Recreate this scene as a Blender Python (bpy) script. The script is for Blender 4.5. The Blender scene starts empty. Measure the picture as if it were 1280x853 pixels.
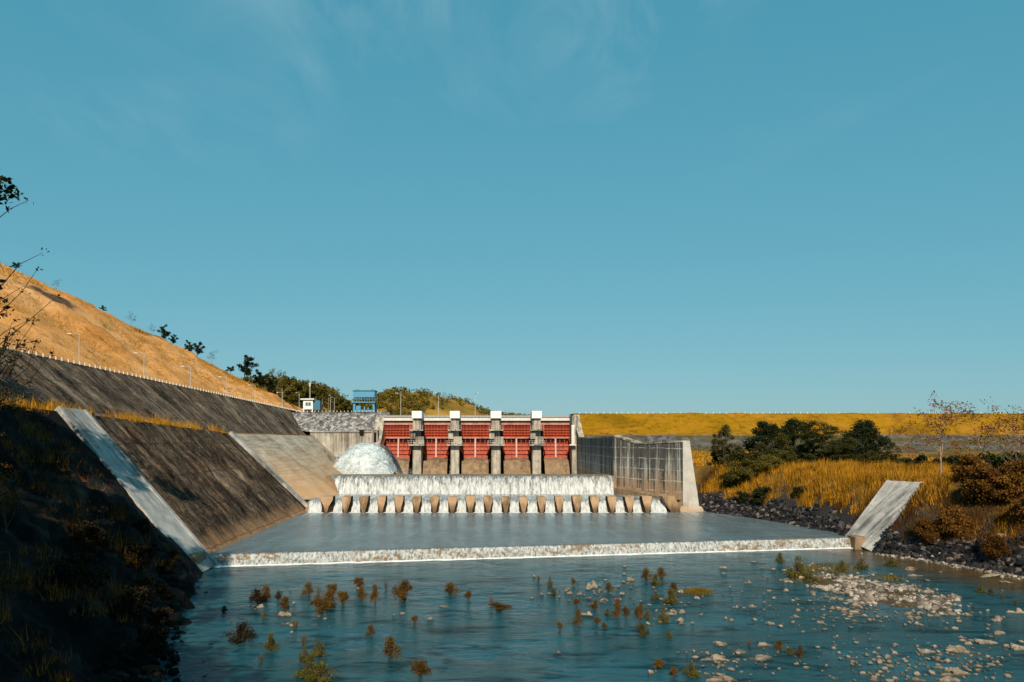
import bpy, math, random
import numpy as np
from mathutils import Vector, noise as mnoise

RNG = random.Random(11)
NP = np.random.default_rng(5)
SC = bpy.context.scene
COL = SC.collection
F, PX, PY, H = 900.0, 605.0, 550.0, 13.9      # focal length in picture units, vanishing point, eye height


def P(px, py, D):
    return Vector(((px - PX) / F * D, D, H - (py - PY) / F * D))


def G(px, py, z=0.0):
    D = (H - z) * F / (py - PY)
    return Vector(((px - PX) / F * D, D, z))


def ip(x, xs, ys):
    return float(np.interp(x, xs, ys))


def nz(x, y, z=0.0, s=1.0, o=4):
    return mnoise.fractal((x * s, y * s, z * s), 1.0, 2.0, o)


# ------------------------------------------------------------------ object helpers
def tag(o, label=None, cat=None, group=None, kind=None):
    if label: o['label'] = label
    if cat: o['category'] = cat
    if group: o['group'] = group
    if kind: o['kind'] = kind
    return o


def link(name, me, mat=None, parent=None, loc=None):
    o = bpy.data.objects.new(name, me)
    COL.objects.link(o)
    if mat is not None and me is not None and len(me.materials) == 0:
        me.materials.append(mat)
    if parent is not None: o.parent = parent
    if loc is not None: o.location = loc
    return o


def empty(name, loc=(0, 0, 0), label=None, cat=None, group=None):
    o = bpy.data.objects.new(name, None)
    COL.objects.link(o)
    o.location = loc
    o.empty_display_size = 0.3
    return tag(o, label, cat, group)


def copy_tree(o, parent=None):
    c = o.copy()
    COL.objects.link(c)
    if parent is not None: c.parent = parent
    for ch in list(o.children):
        copy_tree(ch, c)
    return c


class MB:
    def __init__(s):
        s.v, s.f = [], []

    def box(s, c, d, rz=0.0):
        cx, cy, cz = c; x, y, z = d[0] / 2, d[1] / 2, d[2] / 2
        b = len(s.v); cr, sr = math.cos(rz), math.sin(rz)
        for a, q, w in ((-x, -y, -z), (x, -y, -z), (x, y, -z), (-x, y, -z), (-x, -y, z), (x, -y, z), (x, y, z), (-x, y, z)):
            s.v.append((cx + a * cr - q * sr, cy + a * sr + q * cr, cz + w))
        for f in ((0, 3, 2, 1), (4, 5, 6, 7), (0, 1, 5, 4), (1, 2, 6, 5), (2, 3, 7, 6), (3, 0, 4, 7)):
            s.f.append(tuple(b + i for i in f))
        return s

    def bb(s, x0, x1, y0, y1, z0, z1):
        return s.box(((x0 + x1) / 2, (y0 + y1) / 2, (z0 + z1) / 2), (abs(x1 - x0), abs(y1 - y0), abs(z1 - z0)))

    def hexa(s, pts):                      # 8 points: bottom ring then top ring
        b = len(s.v); s.v += [tuple(p) for p in pts]
        for f in ((0, 3, 2, 1), (4, 5, 6, 7), (0, 1, 5, 4), (1, 2, 6, 5), (2, 3, 7, 6), (3, 0, 4, 7)):
            s.f.append(tuple(b + i for i in f))
        return s

    def prism(s, outline, y0, y1, shrink=1.0):   # outline in XZ, extruded along Y
        n = len(outline); b = len(s.v)
        cx = sum(p[0] for p in outline) / n
        s.v += [(x, y0, z) for x, z in outline]
        s.v += [(cx + (x - cx) * shrink, y1, z) for x, z in outline]
        s.f.append(tuple(range(b, b + n)))
        s.f.append(tuple(reversed(range(b + n, b + 2 * n))))
        for i in range(n):
            j = (i + 1) % n
            s.f.append((b + i, b + n + i, b + n + j, b + j))
        return s

    def tube(s, pts, radii, n=6, cap=True):
        pts = [Vector(p) for p in pts]
        rings = []
        for i, p in enumerate(pts):
            d = (pts[min(i + 1, len(pts) - 1)] - pts[max(i - 1, 0)])
            d = d.normalized() if d.length > 1e-9 else Vector((0, 0, 1))
            a = d.cross(Vector((0, 0, 1)) if abs(d.z) < 0.9 else Vector((1, 0, 0))).normalized()
            q = d.cross(a)
            r = radii[i] if hasattr(radii, '__len__') else radii
            b = len(s.v)
            for k in range(n):
                t = 2 * math.pi * k / n
                s.v.append(tuple(p + (a * math.cos(t) + q * math.sin(t)) * r))
            rings.append(b)
        for a, b in zip(rings, rings[1:]):
            for k in range(n):
                j = (k + 1) % n
                s.f.append((a + k, a + j, b + j, b + k))
        if cap:
            s.f.append(tuple(reversed(range(rings[0], rings[0] + n))))
            s.f.append(tuple(range(rings[-1], rings[-1] + n)))
        return s

    def grid(s, fn, nu, nv):
        b = len(s.v)
        for i in range(nu + 1):
            for j in range(nv + 1):
                s.v.append(tuple(fn(i / nu, j / nv)))
        for i in range(nu):
            for j in range(nv):
                a = b + i * (nv + 1) + j
                s.f.append((a, a + nv + 1, a + nv + 2, a + 1))
        return s

    def mesh(s, name, smooth=False):
        me = bpy.data.meshes.new(name)
        me.from_pydata(s.v, [], s.f)
        if smooth:
            me.polygons.foreach_set('use_smooth', [True] * len(me.polygons))
        me.update()
        return me

    def build(s, name, mat, parent=None, smooth=False, loc=None, bevel=0.0):
        o = link(name, s.mesh(name, smooth), mat, parent, loc)
        if bevel:
            m = o.modifiers.new('bevel', 'BEVEL'); m.width = bevel; m.segments = 1; m.limit_method = 'ANGLE'
        return o


def mesh_np(name, V, k):
    V = np.asarray(V, dtype=np.float32).reshape(-1, 3)
    n = len(V)
    me = bpy.data.meshes.new(name)
    me.vertices.add(n); me.vertices.foreach_set('co', V.ravel())
    me.loops.add(n); me.loops.foreach_set('vertex_index', np.arange(n, dtype=np.int32))
    me.polygons.add(n // k); me.polygons.foreach_set('loop_start', np.arange(0, n, k, dtype=np.int32))
    me.update(calc_edges=True)
    return me


def leaf_quads(C, size, aspect=0.6, up=0.0):
    """diamond leaves at centres C; size array or scalar; up biases the faces towards the sky"""
    n = len(C)
    nrm = NP.normal(size=(n, 3)); nrm[:, 2] += up
    nrm /= np.linalg.norm(nrm, axis=1, keepdims=True)
    t = NP.normal(size=(n, 3))
    u = np.cross(nrm, t); u /= np.linalg.norm(u, axis=1, keepdims=True)
    v = np.cross(nrm, u)
    s = (np.asarray(size) * np.ones(n))[:, None]
    u = u * s; v = v * s * aspect
    return np.stack([C - u, C - v, C + u, C + v], axis=1).reshape(-1, 3)


def clump_pts(centres, radii, n, shell=0.55, squash=0.8):
    """n points through each blob, denser towards its outside"""
    out = []
    for c, r in zip(centres, radii):
        d = NP.normal(size=(n, 3)); d /= np.linalg.norm(d, axis=1, keepdims=True)
        q = r * NP.uniform(0, 1, (n, 1)) ** (1 - shell) * NP.uniform(0.8, 1.15, (n, 1))
        d = d * q; d[:, 2] *= squash
        out.append(np.asarray(c)[None, :] + d)
    return np.concatenate(out)


def blades(B, h, w, lean=0.35):
    """grass blades: one thin triangle from each base point"""
    n = len(B)
    a = NP.uniform(0, 2 * math.pi, n)
    side = np.stack([np.cos(a), np.sin(a), np.zeros(n)], 1) * (np.asarray(w) * np.ones(n))[:, None]
    b = NP.uniform(0, 2 * math.pi, n); L = NP.uniform(0, lean, n)
    tip = np.stack([np.cos(b) * L, np.sin(b) * L, np.ones(n)], 1) * (np.asarray(h) * np.ones(n))[:, None]
    return np.stack([B - side, B + side, B + tip], axis=1).reshape(-1, 3)


# ------------------------------------------------------------------ material helper
class Mat:
    def __init__(s, name):
        s.m = bpy.data.materials.new(name); s.m.use_nodes = True
        s.t = s.m.node_tree; s.t.nodes.clear()

    def N(s, typ, ins=None, **props):
        n = s.t.nodes.new(typ)
        for k, v in props.items(): setattr(n, k, v)
        for k, v in (ins or {}).items(): s.set(n.inputs[k], v)
        return n

    def set(s, sock, v):
        if v is None: return
        if isinstance(v, bpy.types.NodeSocket): s.t.links.new(v, sock)
        elif sock.type == 'RGBA' and hasattr(v, '__len__') and len(v) == 3: sock.default_value = (*v, 1)
        else: sock.default_value = v

    def pos(s): return s.N('ShaderNodeNewGeometry').outputs['Position']
    def obj(s): return s.N('ShaderNodeTexCoord').outputs['Object']
    def island(s): return s.N('ShaderNodeNewGeometry').outputs['Random Per Island']
    def orand(s): return s.N('ShaderNodeObjectInfo').outputs['Random']
    def xyz(s, v): return s.N('ShaderNodeSeparateXYZ', {0: v}).outputs
    def map(s, v, scale=(1, 1, 1), loc=(0, 0, 0), rot=(0, 0, 0)):
        return s.N('ShaderNodeMapping', {'Vector': v, 'Scale': scale, 'Location': loc, 'Rotation': rot}).outputs[0]

    def noise(s, v, scale=1.0, detail=5, rough=0.55, dist=0.0):
        return s.N('ShaderNodeTexNoise', {'Vector': v, 'Scale': scale, 'Detail': detail, 'Roughness': rough, 'Distortion': dist}).outputs['Fac']

    def vor(s, v, scale=1.0, feature='F1', out='Distance', rnd=1.0):
        return s.N('ShaderNodeTexVoronoi', {'Vector': v, 'Scale': scale, 'Randomness': rnd}, feature=feature).outputs[out]

    def ramp(s, f, stops, interp='LINEAR'):
        n = s.N('ShaderNodeValToRGB', {0: f}); r = n.color_ramp; r.interpolation = interp
        while len(r.elements) < len(stops): r.elements.new(0.5)
        for e, (p, c) in zip(r.elements, stops):
            e.position = p
            e.color = (c, c, c, 1) if not hasattr(c, '__len__') else (*c, 1)
        return n.outputs[0]

    def mix(s, f, a, b, blend='MIX'):
        n = s.N('ShaderNodeMix', data_type='RGBA', blend_type=blend, clamp_factor=True)
        s.set(n.inputs[0], f); s.set(n.inputs[6], a); s.set(n.inputs[7], b)
        return n.outputs[2]

    def ma(s, op, a, b=None, c=None, clamp=False):
        n = s.N('ShaderNodeMath', operation=op, use_clamp=clamp)
        s.set(n.inputs[0], a)
        if b is not None: s.set(n.inputs[1], b)
        if c is not None: s.set(n.inputs[2], c)
        return n.outputs[0]

    def rng(s, v, a, b, c=0.0, d=1.0):
        return s.N('ShaderNodeMapRange', {'Value': v, 'From Min': a, 'From Max': b, 'To Min': c, 'To Max': d}).outputs[0]

    def bump(s, h, strength=0.5, dist=0.1, normal=None):
        return s.N('ShaderNodeBump', {'Height': h, 'Strength': strength, 'Distance': dist, 'Normal': normal}).outputs[0]

    def out(s, color, rough=0.85, spec=0.25, normal=None, metal=0.0, alpha=None, ior=None, trans=None, subs=None):
        p = s.N('ShaderNodeBsdfPrincipled', {'Base Color': color, 'Roughness': rough, 'Specular IOR Level': spec, 'Metallic': metal})
        if normal is not None: s.set(p.inputs['Normal'], normal)
        if alpha is not None: s.set(p.inputs['Alpha'], alpha)
        if ior is not None: s.set(p.inputs['IOR'], ior)
        o = s.N('ShaderNodeOutputMaterial')
        s.t.links.new(p.outputs[0], o.inputs[0])
        return s.m


def m_simple(name, col, rough=0.7, spec=0.3, var=0.25, scale=3.0, bump=0.0, metal=0.0):
    m = Mat(name); v = m.obj()
    n = m.noise(v, scale, 6, 0.6)
    c = m.mix(m.rng(n, 0.3, 0.7), tuple(x * (1 - var) for x in col), tuple(min(1, x * (1 + var)) for x in col))
    nb = m.bump(n, bump, 0.05) if bump else None
    return m.out(c, rough, spec, nb, metal)


def m_leaf(name, cols, rough=0.75, spec=0.06, big=0.35):
    """leaf colours by leaf, with larger patches of lighter and darker foliage"""
    m = Mat(name)
    f = m.ma('ADD', m.ma('MULTIPLY', m.island(), 0.7), m.ma('MULTIPLY', m.orand(), 0.3))
    st = [(i / max(1, len(cols) - 1), c) for i, c in enumerate(cols)]
    c = m.ramp(f, st)
    n = m.noise(m.pos(), big, 3, 0.6)
    c = m.mix(m.rng(n, 0.35, 0.7, 0.0, 0.75), c, (1.7, 1.6, 1.2), 'MULTIPLY')
    return m.out(c, rough, spec)


def m_concrete(name, lo, hi, streak=(0.05, 1.0, 0.05), sscale=0.8, stain=(0.03, 0.028, 0.025), amount=0.5, low=None, lowz=(0, 1), bump=0.4, soft=0.12):
    """weathered concrete: blotches, streaks running down the face, a waterline tint"""
    m = Mat(name); p = m.pos()
    a = m.noise(p, 0.6, 8, 0.65)
    c = m.mix(m.rng(a, 0.3, 0.7), lo, hi)
    st = m.noise(m.map(p, streak), sscale, 6, 0.7)
    b = m.noise(p, 0.13, 4, 0.6)
    thr = m.ma('ADD', st, m.ma('MULTIPLY', m.ma('SUBTRACT', b, 0.5), 0.7))
    k = m.rng(thr, 1 - amount - soft, 1 - amount + soft)
    c = m.mix(m.ma('MULTIPLY', k, 0.9), c, stain)
    if low is not None:
        z = m.xyz(p)[2]
        zz = m.ma('ADD', z, m.ma('MULTIPLY', m.ma('SUBTRACT', m.noise(m.map(p, (0.3, 0.3, 0.3)), 1.0, 5), 0.5), 3.0))
        c = m.mix(m.rng(zz, lowz[0], lowz[1], 0.85, 0.0), c, low)
    fine = m.noise(p, 5.0, 5, 0.7)
    c = m.mix(m.rng(fine, 0.3, 0.75, 0.0, 0.45), c, (0.35, 0.35, 0.35), 'MULTIPLY')
    h = m.ma('ADD', m.ma('MULTIPLY', st, 0.8), m.ma('MULTIPLY', fine, 0.4))
    return m.out(c, 0.9, 0.15, m.bump(h, bump, 0.3))


# ------------------------------------------------------------------ sky, sun, camera
SUN_EL, SUN_AZ = math.radians(38), math.radians(2)       # behind the camera, a little to its left


def build_world():
    w = bpy.data.worlds.new("World"); SC.world = w; w.use_nodes = True
    t = w.node_tree; t.nodes.clear()
    m = Mat.__new__(Mat); m.t = t
    sky = m.N('ShaderNodeTexSky', sky_type='NISHITA', sun_disc=False, sun_elevation=SUN_EL, sun_rotation=math.pi + SUN_AZ,
              altitude=200.0, air_density=1.0, dust_density=0.6, ozone_density=3.0)
    # teal grade of the clear sky, flatter towards the horizon than a pure blue one
    r_, g_, b_ = m.N('ShaderNodeSeparateColor', {0: sky.outputs[0]}).outputs
    ch = []
    for v, gam, a in ((r_, 0.72, 0.372), (g_, 0.34, 0.517), (b_, 0.30, 0.560)):
        v = m.ma('POWER', m.ma('MULTIPLY', v, SKY_STRENGTH), gam)
        ch.append(m.ma('MULTIPLY', v, a / SKY_STRENGTH))
    c = m.N('ShaderNodeCombineColor', {0: ch[0], 1: ch[1], 2: ch[2]}).outputs[0]
    d = m.N('ShaderNodeTexCoord').outputs['Generated']
    x, y, z = m.xyz(d)
    # thin cirrus, laid out on a flat layer high above the ground
    zz = m.ma('MAXIMUM', z, 0.05)
    u = m.N('ShaderNodeCombineXYZ', {0: m.ma('DIVIDE', x, zz), 1: m.ma('DIVIDE', y, zz), 2: 0.0}).outputs[0]
    wisps = m.noise(m.map(u, (1.6, 0.55, 1), (0.3, 0.2, 0), (0, 0, 0.5)), 1.5, 9, 0.62, 1.2)
    mask = m.noise(m.map(u, (0.7, 0.8, 1), (2.1, 0.4, 0)), 1.0, 3, 0.5)
    k = m.ma('MULTIPLY', m.rng(wisps, 0.46, 0.80), m.rng(mask, 0.45, 0.62))
    k = m.ma('MULTIPLY', k, m.rng(z, 0.30, 0.48))
    c = m.mix(m.ma('MULTIPLY', k, 0.58), c, (3.8, 5.5, 6.0))
    bg = m.N('ShaderNodeBackground', {'Color': c, 'Strength': SKY_STRENGTH})
    o = m.N('ShaderNodeOutputWorld')
    t.links.new(bg.outputs[0], o.inputs[0])


SKY_STRENGTH = 0.10
build_world()
sd = bpy.data.lights.new('sun', 'SUN'); sd.energy = 5.0; sd.angle = math.radians(0.5); sd.color = (1.0, 0.86, 0.66)
so = bpy.data.objects.new('sun', sd); COL.objects.link(so); so.location = (-30, -60, 80)
sdir = Vector((-math.sin(SUN_AZ) * math.cos(SUN_EL), -math.cos(SUN_AZ) * math.cos(SUN_EL), math.sin(SUN_EL)))
so.rotation_euler = (-sdir).to_track_quat('-Z', 'Y').to_euler()
cd = bpy.data.cameras.new('camera'); cam = bpy.data.objects.new('camera', cd); COL.objects.link(cam)
cam.location = (0, 0, H); cam.rotation_euler = (math.pi / 2, 0, 0)
cd.sensor_width = 36; cd.lens = 36 * F / 1280
cd.shift_x = (640 - PX) / 1280; cd.shift_y = (PY - 426.5) / 1280
cd.clip_start = 0.5; cd.clip_end = 12000
SC.camera = cam
SC.view_settings.view_transform = 'Standard'; SC.view_settings.look = 'None'
SC.view_settings.gamma = 1.0; SC.view_settings.use_curve_mapping = False; SC.view_settings.exposure = 0.15
SC.render.engine = 'CYCLES'
cy = SC.cycles
cy.use_denoising = True; cy.max_bounces = 5; cy.diffuse_bounces = 2; cy.glossy_bounces = 3; cy.transparent_max_bounces = 12
cy.caustics_reflective = False; cy.caustics_refractive = False; cy.sample_clamp_indirect = 4.0
cy.use_adaptive_sampling = True

# ------------------------------------------------------------------ materials
M = {}
def mk_lining(name, lo, mid, hi, low=None, lowz=(0, 1), dark=0.5):
    """old slope concrete: fine runnels and cracks down the slope, black lichen, a worn brown waterline"""
    m = Mat(name); p = m.pos()
    q = m.map(p, (0.10, 1.0, 0.10))
    coarse = m.noise(q, 0.7, 5, 0.6)
    fine = m.noise(m.map(p, (0.22, 1.0, 0.22)), 3.2, 7, 0.75)
    patch = m.noise(p, 0.16, 5, 0.6)
    grain = m.noise(p, 3.5, 6, 0.8)
    v = m.ma('ADD', m.ma('MULTIPLY', coarse, 0.40), m.ma('MULTIPLY', fine, 0.45))
    v = m.ma('ADD', v, m.ma('MULTIPLY', patch, 0.35))
    v = m.ma('ADD', v, m.ma('MULTIPLY', m.ma('SUBTRACT', grain, 0.5), 0.40))
    c = m.ramp(v, [(dark - 0.06, (0.004, 0.004, 0.005)), (dark + 0.03, lo), (dark + 0.13, mid), (dark + 0.27, hi)])
    br = m.noise(m.map(p, (0.2, 0.5, 0.2)), 0.8, 5, 0.6)
    c = m.mix(m.rng(br, 0.5, 0.68, 0.0, 0.6), c, (1.25, 0.95, 0.66), 'MULTIPLY')
    cr = m.ma('ABSOLUTE', m.ma('SUBTRACT', m.noise(m.map(p, (0.12, 1.0, 0.12)), 0.9, 4, 0.6), 0.5))
    c = m.mix(m.rng(cr, 0.0, 0.014, 0.85, 0.0), c, (0.004, 0.004, 0.004))
    if low is not None:
        z = m.xyz(p)[2]
        zz = m.ma('ADD', z, m.ma('MULTIPLY', m.ma('SUBTRACT', m.noise(p, 0.5, 5, 0.7), 0.5), 3.2))
        c = m.mix(m.rng(zz, lowz[0], lowz[1], 0.85, 0.0), c, low)
    x_, y_, z_ = m.xyz(p)
    wob = m.ma('MULTIPLY', m.noise(p, 0.4, 4), 0.5)
    for co, per, wd in ((y_, 7.5, 0.012), (z_, 3.9, 0.018)):
        f = m.ma('ABSOLUTE', m.ma('SUBTRACT', m.ma('FRACT', m.ma('DIVIDE', m.ma('ADD', co, wob), per)), 0.5))
        c = m.mix(m.rng(f, 0.0, wd, 0.75, 0.0), c, (0.008, 0.007, 0.006))
    h = m.ma('ADD', m.ma('MULTIPLY', fine, 0.8), m.ma('MULTIPLY', grain, 0.7))
    return m.out(c, 0.95, 0.1, m.bump(h, 1.0, 0.35))


M['lining'] = mk_lining('stained_lining', (0.055, 0.038, 0.026), (0.185, 0.133, 0.093), (0.46, 0.365, 0.275), (0.36, 0.21, 0.11), (1.4, 3.4), 0.545)
M['lining_high'] = mk_lining('upper_lining', (0.07, 0.05, 0.036), (0.215, 0.16, 0.117), (0.50, 0.405, 0.31), None, (0, 1), 0.52)
M['lining_pale'] = m_concrete('pale_lining', (0.37, 0.305, 0.235), (0.66, 0.56, 0.45), (0.25, 0.08, 1.6), 1.2, (0.20, 0.155, 0.115), 0.42, (0.56, 0.335, 0.17), (5.0, 13.0), 0.5, 0.15)
M['chute'] = m_concrete('chute_concrete', (0.28, 0.28, 0.28), (0.56, 0.54, 0.51), (0.12, 1.0, 0.12), 1.6, (0.08, 0.085, 0.085), 0.43, None, (0, 1), 0.3)
M['concrete'] = m_concrete('weathered_concrete', (0.33, 0.29, 0.235), (0.60, 0.54, 0.45), (1, 1, 0.07), 1.3, (0.06, 0.05, 0.042), 0.47, None, (0, 1), 0.3)
M['concrete_wall'] = m_concrete('wall_concrete', (0.36, 0.33, 0.28), (0.60, 0.55, 0.47), (1, 1, 0.05), 1.2, (0.13, 0.11, 0.09), 0.48, None, (0, 1), 0.3)
M['concrete_bright'] = m_concrete('bright_concrete', (0.44, 0.41, 0.37), (0.60, 0.57, 0.52), (1, 1, 0.3), 0.8, (0.25, 0.23, 0.2), 0.30, (0.42, 0.27, 0.16), (1.5, 3.0), 0.2)
M['concrete_brown'] = m_concrete('brown_concrete', (0.17, 0.11, 0.065), (0.36, 0.25, 0.155), (1, 1, 0.1), 0.9, (0.06, 0.045, 0.03), 0.40, None, (0, 1), 0.3)
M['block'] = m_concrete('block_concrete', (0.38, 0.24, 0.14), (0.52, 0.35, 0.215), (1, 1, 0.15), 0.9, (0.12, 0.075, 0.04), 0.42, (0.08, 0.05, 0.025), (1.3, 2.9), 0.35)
M['white'] = m_simple('white_paint', (0.78, 0.77, 0.74), 0.6, 0.3, 0.08, 1.5)
M['offwhite'] = m_simple('weathered_white', (0.62, 0.60, 0.56), 0.7, 0.3, 0.15, 1.2)
M['steel'] = m_simple('galvanised_steel', (0.42, 0.42, 0.41), 0.5, 0.5, 0.12, 2.0)
M['grey_rail'] = m_simple('grey_railing', (0.30, 0.30, 0.30), 0.7, 0.3, 0.2, 2.0)
M['blue'] = m_simple('blue_paint', (0.075, 0.26, 0.42), 0.5, 0.4, 0.15, 1.0)
M['blue_dark'] = m_simple('dark_blue_paint', (0.04, 0.15, 0.24), 0.5, 0.4, 0.15, 1.0)
M['black'] = m_simple('dark_opening', (0.012, 0.012, 0.013), 0.8, 0.1, 0.2, 1.0)
M['glass'] = m_simple('window_glass', (0.10, 0.14, 0.16), 0.15, 0.5, 0.1, 1.0)
M['asphalt'] = m_simple('asphalt', (0.06, 0.058, 0.055), 0.9, 0.2, 0.2, 0.8)
M['bark'] = m_simple('bark', (0.09, 0.065, 0.045), 0.9, 0.1, 0.3, 3.0)
M['bark_dark'] = m_simple('dark_bark', (0.03, 0.024, 0.018), 0.9, 0.1, 0.3, 3.0)
M['bark_pale'] = m_simple('pale_bark', (0.27, 0.20, 0.14), 0.85, 0.15, 0.2, 3.0)
M['leaf_dark'] = m_leaf('dark_leaves', [(0.005, 0.009, 0.005), (0.016, 0.023, 0.009), (0.035, 0.042, 0.013)])
M['leaf_olive'] = m_leaf('olive_leaves', [(0.02, 0.022, 0.007), (0.07, 0.062, 0.013), (0.13, 0.10, 0.02)])
M['leaf_mixed'] = m_leaf('mixed_leaves', [(0.010, 0.013, 0.006), (0.035, 0.036, 0.010), (0.09, 0.07, 0.018)], big=0.8)
M['leaf_near'] = m_leaf('near_leaves', [(0.010, 0.009, 0.006), (0.03, 0.026, 0.010), (0.10, 0.06, 0.014)], big=2.0)
M['leaf_red'] = m_leaf('rusty_leaves', [(0.05, 0.022, 0.012), (0.13, 0.055, 0.025), (0.20, 0.09, 0.03)])
M['leaf_water'] = m_leaf('shallows_leaves', [(0.025, 0.015, 0.004), (0.085, 0.048, 0.010), (0.16, 0.088, 0.016)], big=1.2)
M['leaf_water_green'] = m_leaf('shallows_green_leaves', [(0.025, 0.028, 0.008), (0.08, 0.072, 0.014), (0.13, 0.11, 0.02)], big=1.2)
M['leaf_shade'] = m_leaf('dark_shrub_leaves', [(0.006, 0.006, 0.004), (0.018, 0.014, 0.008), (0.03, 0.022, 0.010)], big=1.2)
M['straw'] = m_leaf('dry_grass', [(0.05, 0.022, 0.003), (0.34, 0.165, 0.011), (0.54, 0.28, 0.035)], big=0.5)
M['straw_dark'] = m_leaf('brown_grass', [(0.015, 0.008, 0.004), (0.075, 0.034, 0.008), (0.19, 0.09, 0.018)], big=0.3)
M['straw_mid'] = m_leaf('tawny_grass', [(0.03, 0.012, 0.003), (0.13, 0.05, 0.008), (0.26, 0.115, 0.02)], big=0.4)
M['reed'] = m_leaf('reed_grass', [(0.05, 0.032, 0.006), (0.13, 0.085, 0.01), (0.22, 0.14, 0.02)], big=0.8)


M['block_side'] = m_concrete('dark_block_sides', (0.03, 0.017, 0.008), (0.075, 0.042, 0.02), (1, 1, 0.15), 0.9, (0.012, 0.008, 0.005), 0.42, None, (0, 1), 0.3)  # darker brown for the side faces of the baffle blocks


def mk_gate():
    m = Mat('red_gate_paint'); p = m.pos()
    n = m.noise(p, 0.9, 6, 0.6)
    s = m.noise(m.map(p, (1.2, 1, 0.12)), 1.4, 5, 0.7)
    c = m.mix(m.rng(n, 0.3, 0.7), (0.31, 0.036, 0.013), (0.45, 0.068, 0.024))
    c = m.mix(m.rng(s, 0.46, 0.66, 0, 0.8), c, (0.12, 0.035, 0.02))
    return m.out(c, 0.6, 0.3)


M['red'] = mk_gate()
M['pink'] = m_concrete('faded_red_girder', (0.42, 0.19, 0.16), (0.56, 0.32, 0.28), (1, 1, 0.3), 1.0, (0.22, 0.07, 0.05), 0.40, None, (0, 1), 0.1)
M['pale_strut'] = m_simple('pale_pink_paint', (0.52, 0.34, 0.31), 0.6, 0.3, 0.15, 1.0)


def mk_wall():
    m = Mat('streaked_training_wall'); p = m.pos(); x, y, z = m.xyz(p)
    a = m.noise(p, 0.7, 7, 0.65)
    c = m.mix(m.rng(a, 0.3, 0.7), (0.30, 0.28, 0.25), (0.62, 0.59, 0.54))
    # brown tint on the lower part
    zz = m.ma('ADD', z, m.ma('MULTIPLY', m.noise(p, 0.25, 4), 3.0))
    c = m.mix(m.rng(zz, 7.0, 10.5, 0.85, 0.0), c, (0.34, 0.215, 0.12))
    # black streaks, dense at the top
    s = m.noise(m.map(p, (1.3, 1.3, 0.03)), 1.5, 6, 0.8)
    zt = m.rng(z, 1.0, 12.0, -0.03, 0.15)
    k = m.rng(m.ma('ADD', s, m.ma('ADD', zt, m.ma('MULTIPLY', m.ma('SUBTRACT', a, 0.5), 0.25))), 0.54, 0.63)
    c = m.mix(m.ma('MULTIPLY', k, 0.88), c, (0.018, 0.019, 0.021))
    # lime lines where the lifts of concrete meet
    q = m.ma('ADD', z, m.ma('MULTIPLY', m.noise(p, 0.35, 4), 0.6))
    f = m.ma('ABSOLUTE', m.ma('SUBTRACT', m.ma('FRACT', m.ma('DIVIDE', q, 1.95)), 0.5))
    br = m.noise(p, 0.8, 5, 0.7)
    l = m.ma('MULTIPLY', m.rng(f, 0.0, 0.055, 1.0, 0.0), m.rng(br, 0.42, 0.6))
    c = m.mix(m.ma('MULTIPLY', l, 0.85), c, (0.62, 0.62, 0.60))
    return m.out(c, 0.9, 0.15, m.bump(s, 0.3, 0.1))


M['wall'] = mk_wall()


def mk_hill():
    m = Mat('dry_hillside'); p = m.pos(); x, y, z = m.xyz(p)
    a = m.noise(p, 0.05, 8, 0.62)
    c = m.ramp(a, [(0.30, (0.50, 0.21, 0.05)), (0.5, (0.78, 0.375, 0.13)), (0.68, (0.87, 0.48, 0.22))])
    # slanting tracks and gullies down the cut
    g = m.noise(m.map(p, (0.02, 0.16, 0.10), (0, 0, 0), (0.5, 0, 0)), 1.0, 7, 0.7)
    c = m.mix(m.rng(g, 0.55, 0.70, 0.0, 0.7), c, (0.30, 0.14, 0.035))
    g2 = m.noise(m.map(p, (0.05, 0.30, 0.22), (3, 0, 0), (0.5, 0, 0)), 1.0, 6, 0.7)
    c = m.mix(m.rng(g2, 0.58, 0.70, 0.0, 0.7), c, (0.09, 0.05, 0.022))
    # bare dark rock at two places high on the slope
    for q, rr in ((P(182, 408, 192), 1.0), (P(60, 372, 152), 1.0)):
        v = m.N('ShaderNodeVectorMath', {0: p, 1: tuple(q)}, operation='SUBTRACT').outputs[0]
        v = m.map(v, (0.06, 0.085, 0.22))
        d = m.N('ShaderNodeVectorMath', {0: v}, operation='LENGTH').outputs['Value']
        d = m.ma('ADD', d, m.ma('MULTIPLY', m.ma('SUBTRACT', m.noise(p, 0.3, 6, 0.7), 0.5), 1.5))
        c = m.mix(m.rng(d, 0.45, 0.75, 0.9, 0.0), c, (0.055, 0.045, 0.042))
    f = m.noise(p, 1.2, 6, 0.75)
    c = m.mix(m.rng(f, 0.40, 0.75, 0.0, 0.6), c, (0.45, 0.36, 0.25), 'MULTIPLY')
    sp = m.noise(m.map(p, (0.5, 0.5, 1.2)), 0.9, 7, 0.8)
    c = m.mix(m.rng(sp, 0.58, 0.68, 0.0, 0.65), c, (0.20, 0.11, 0.02))
    return m.out(c, 0.95, 0.05, m.bump(m.ma('ADD', f, sp), 0.6, 0.4))


M['hill'] = mk_hill()


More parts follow.
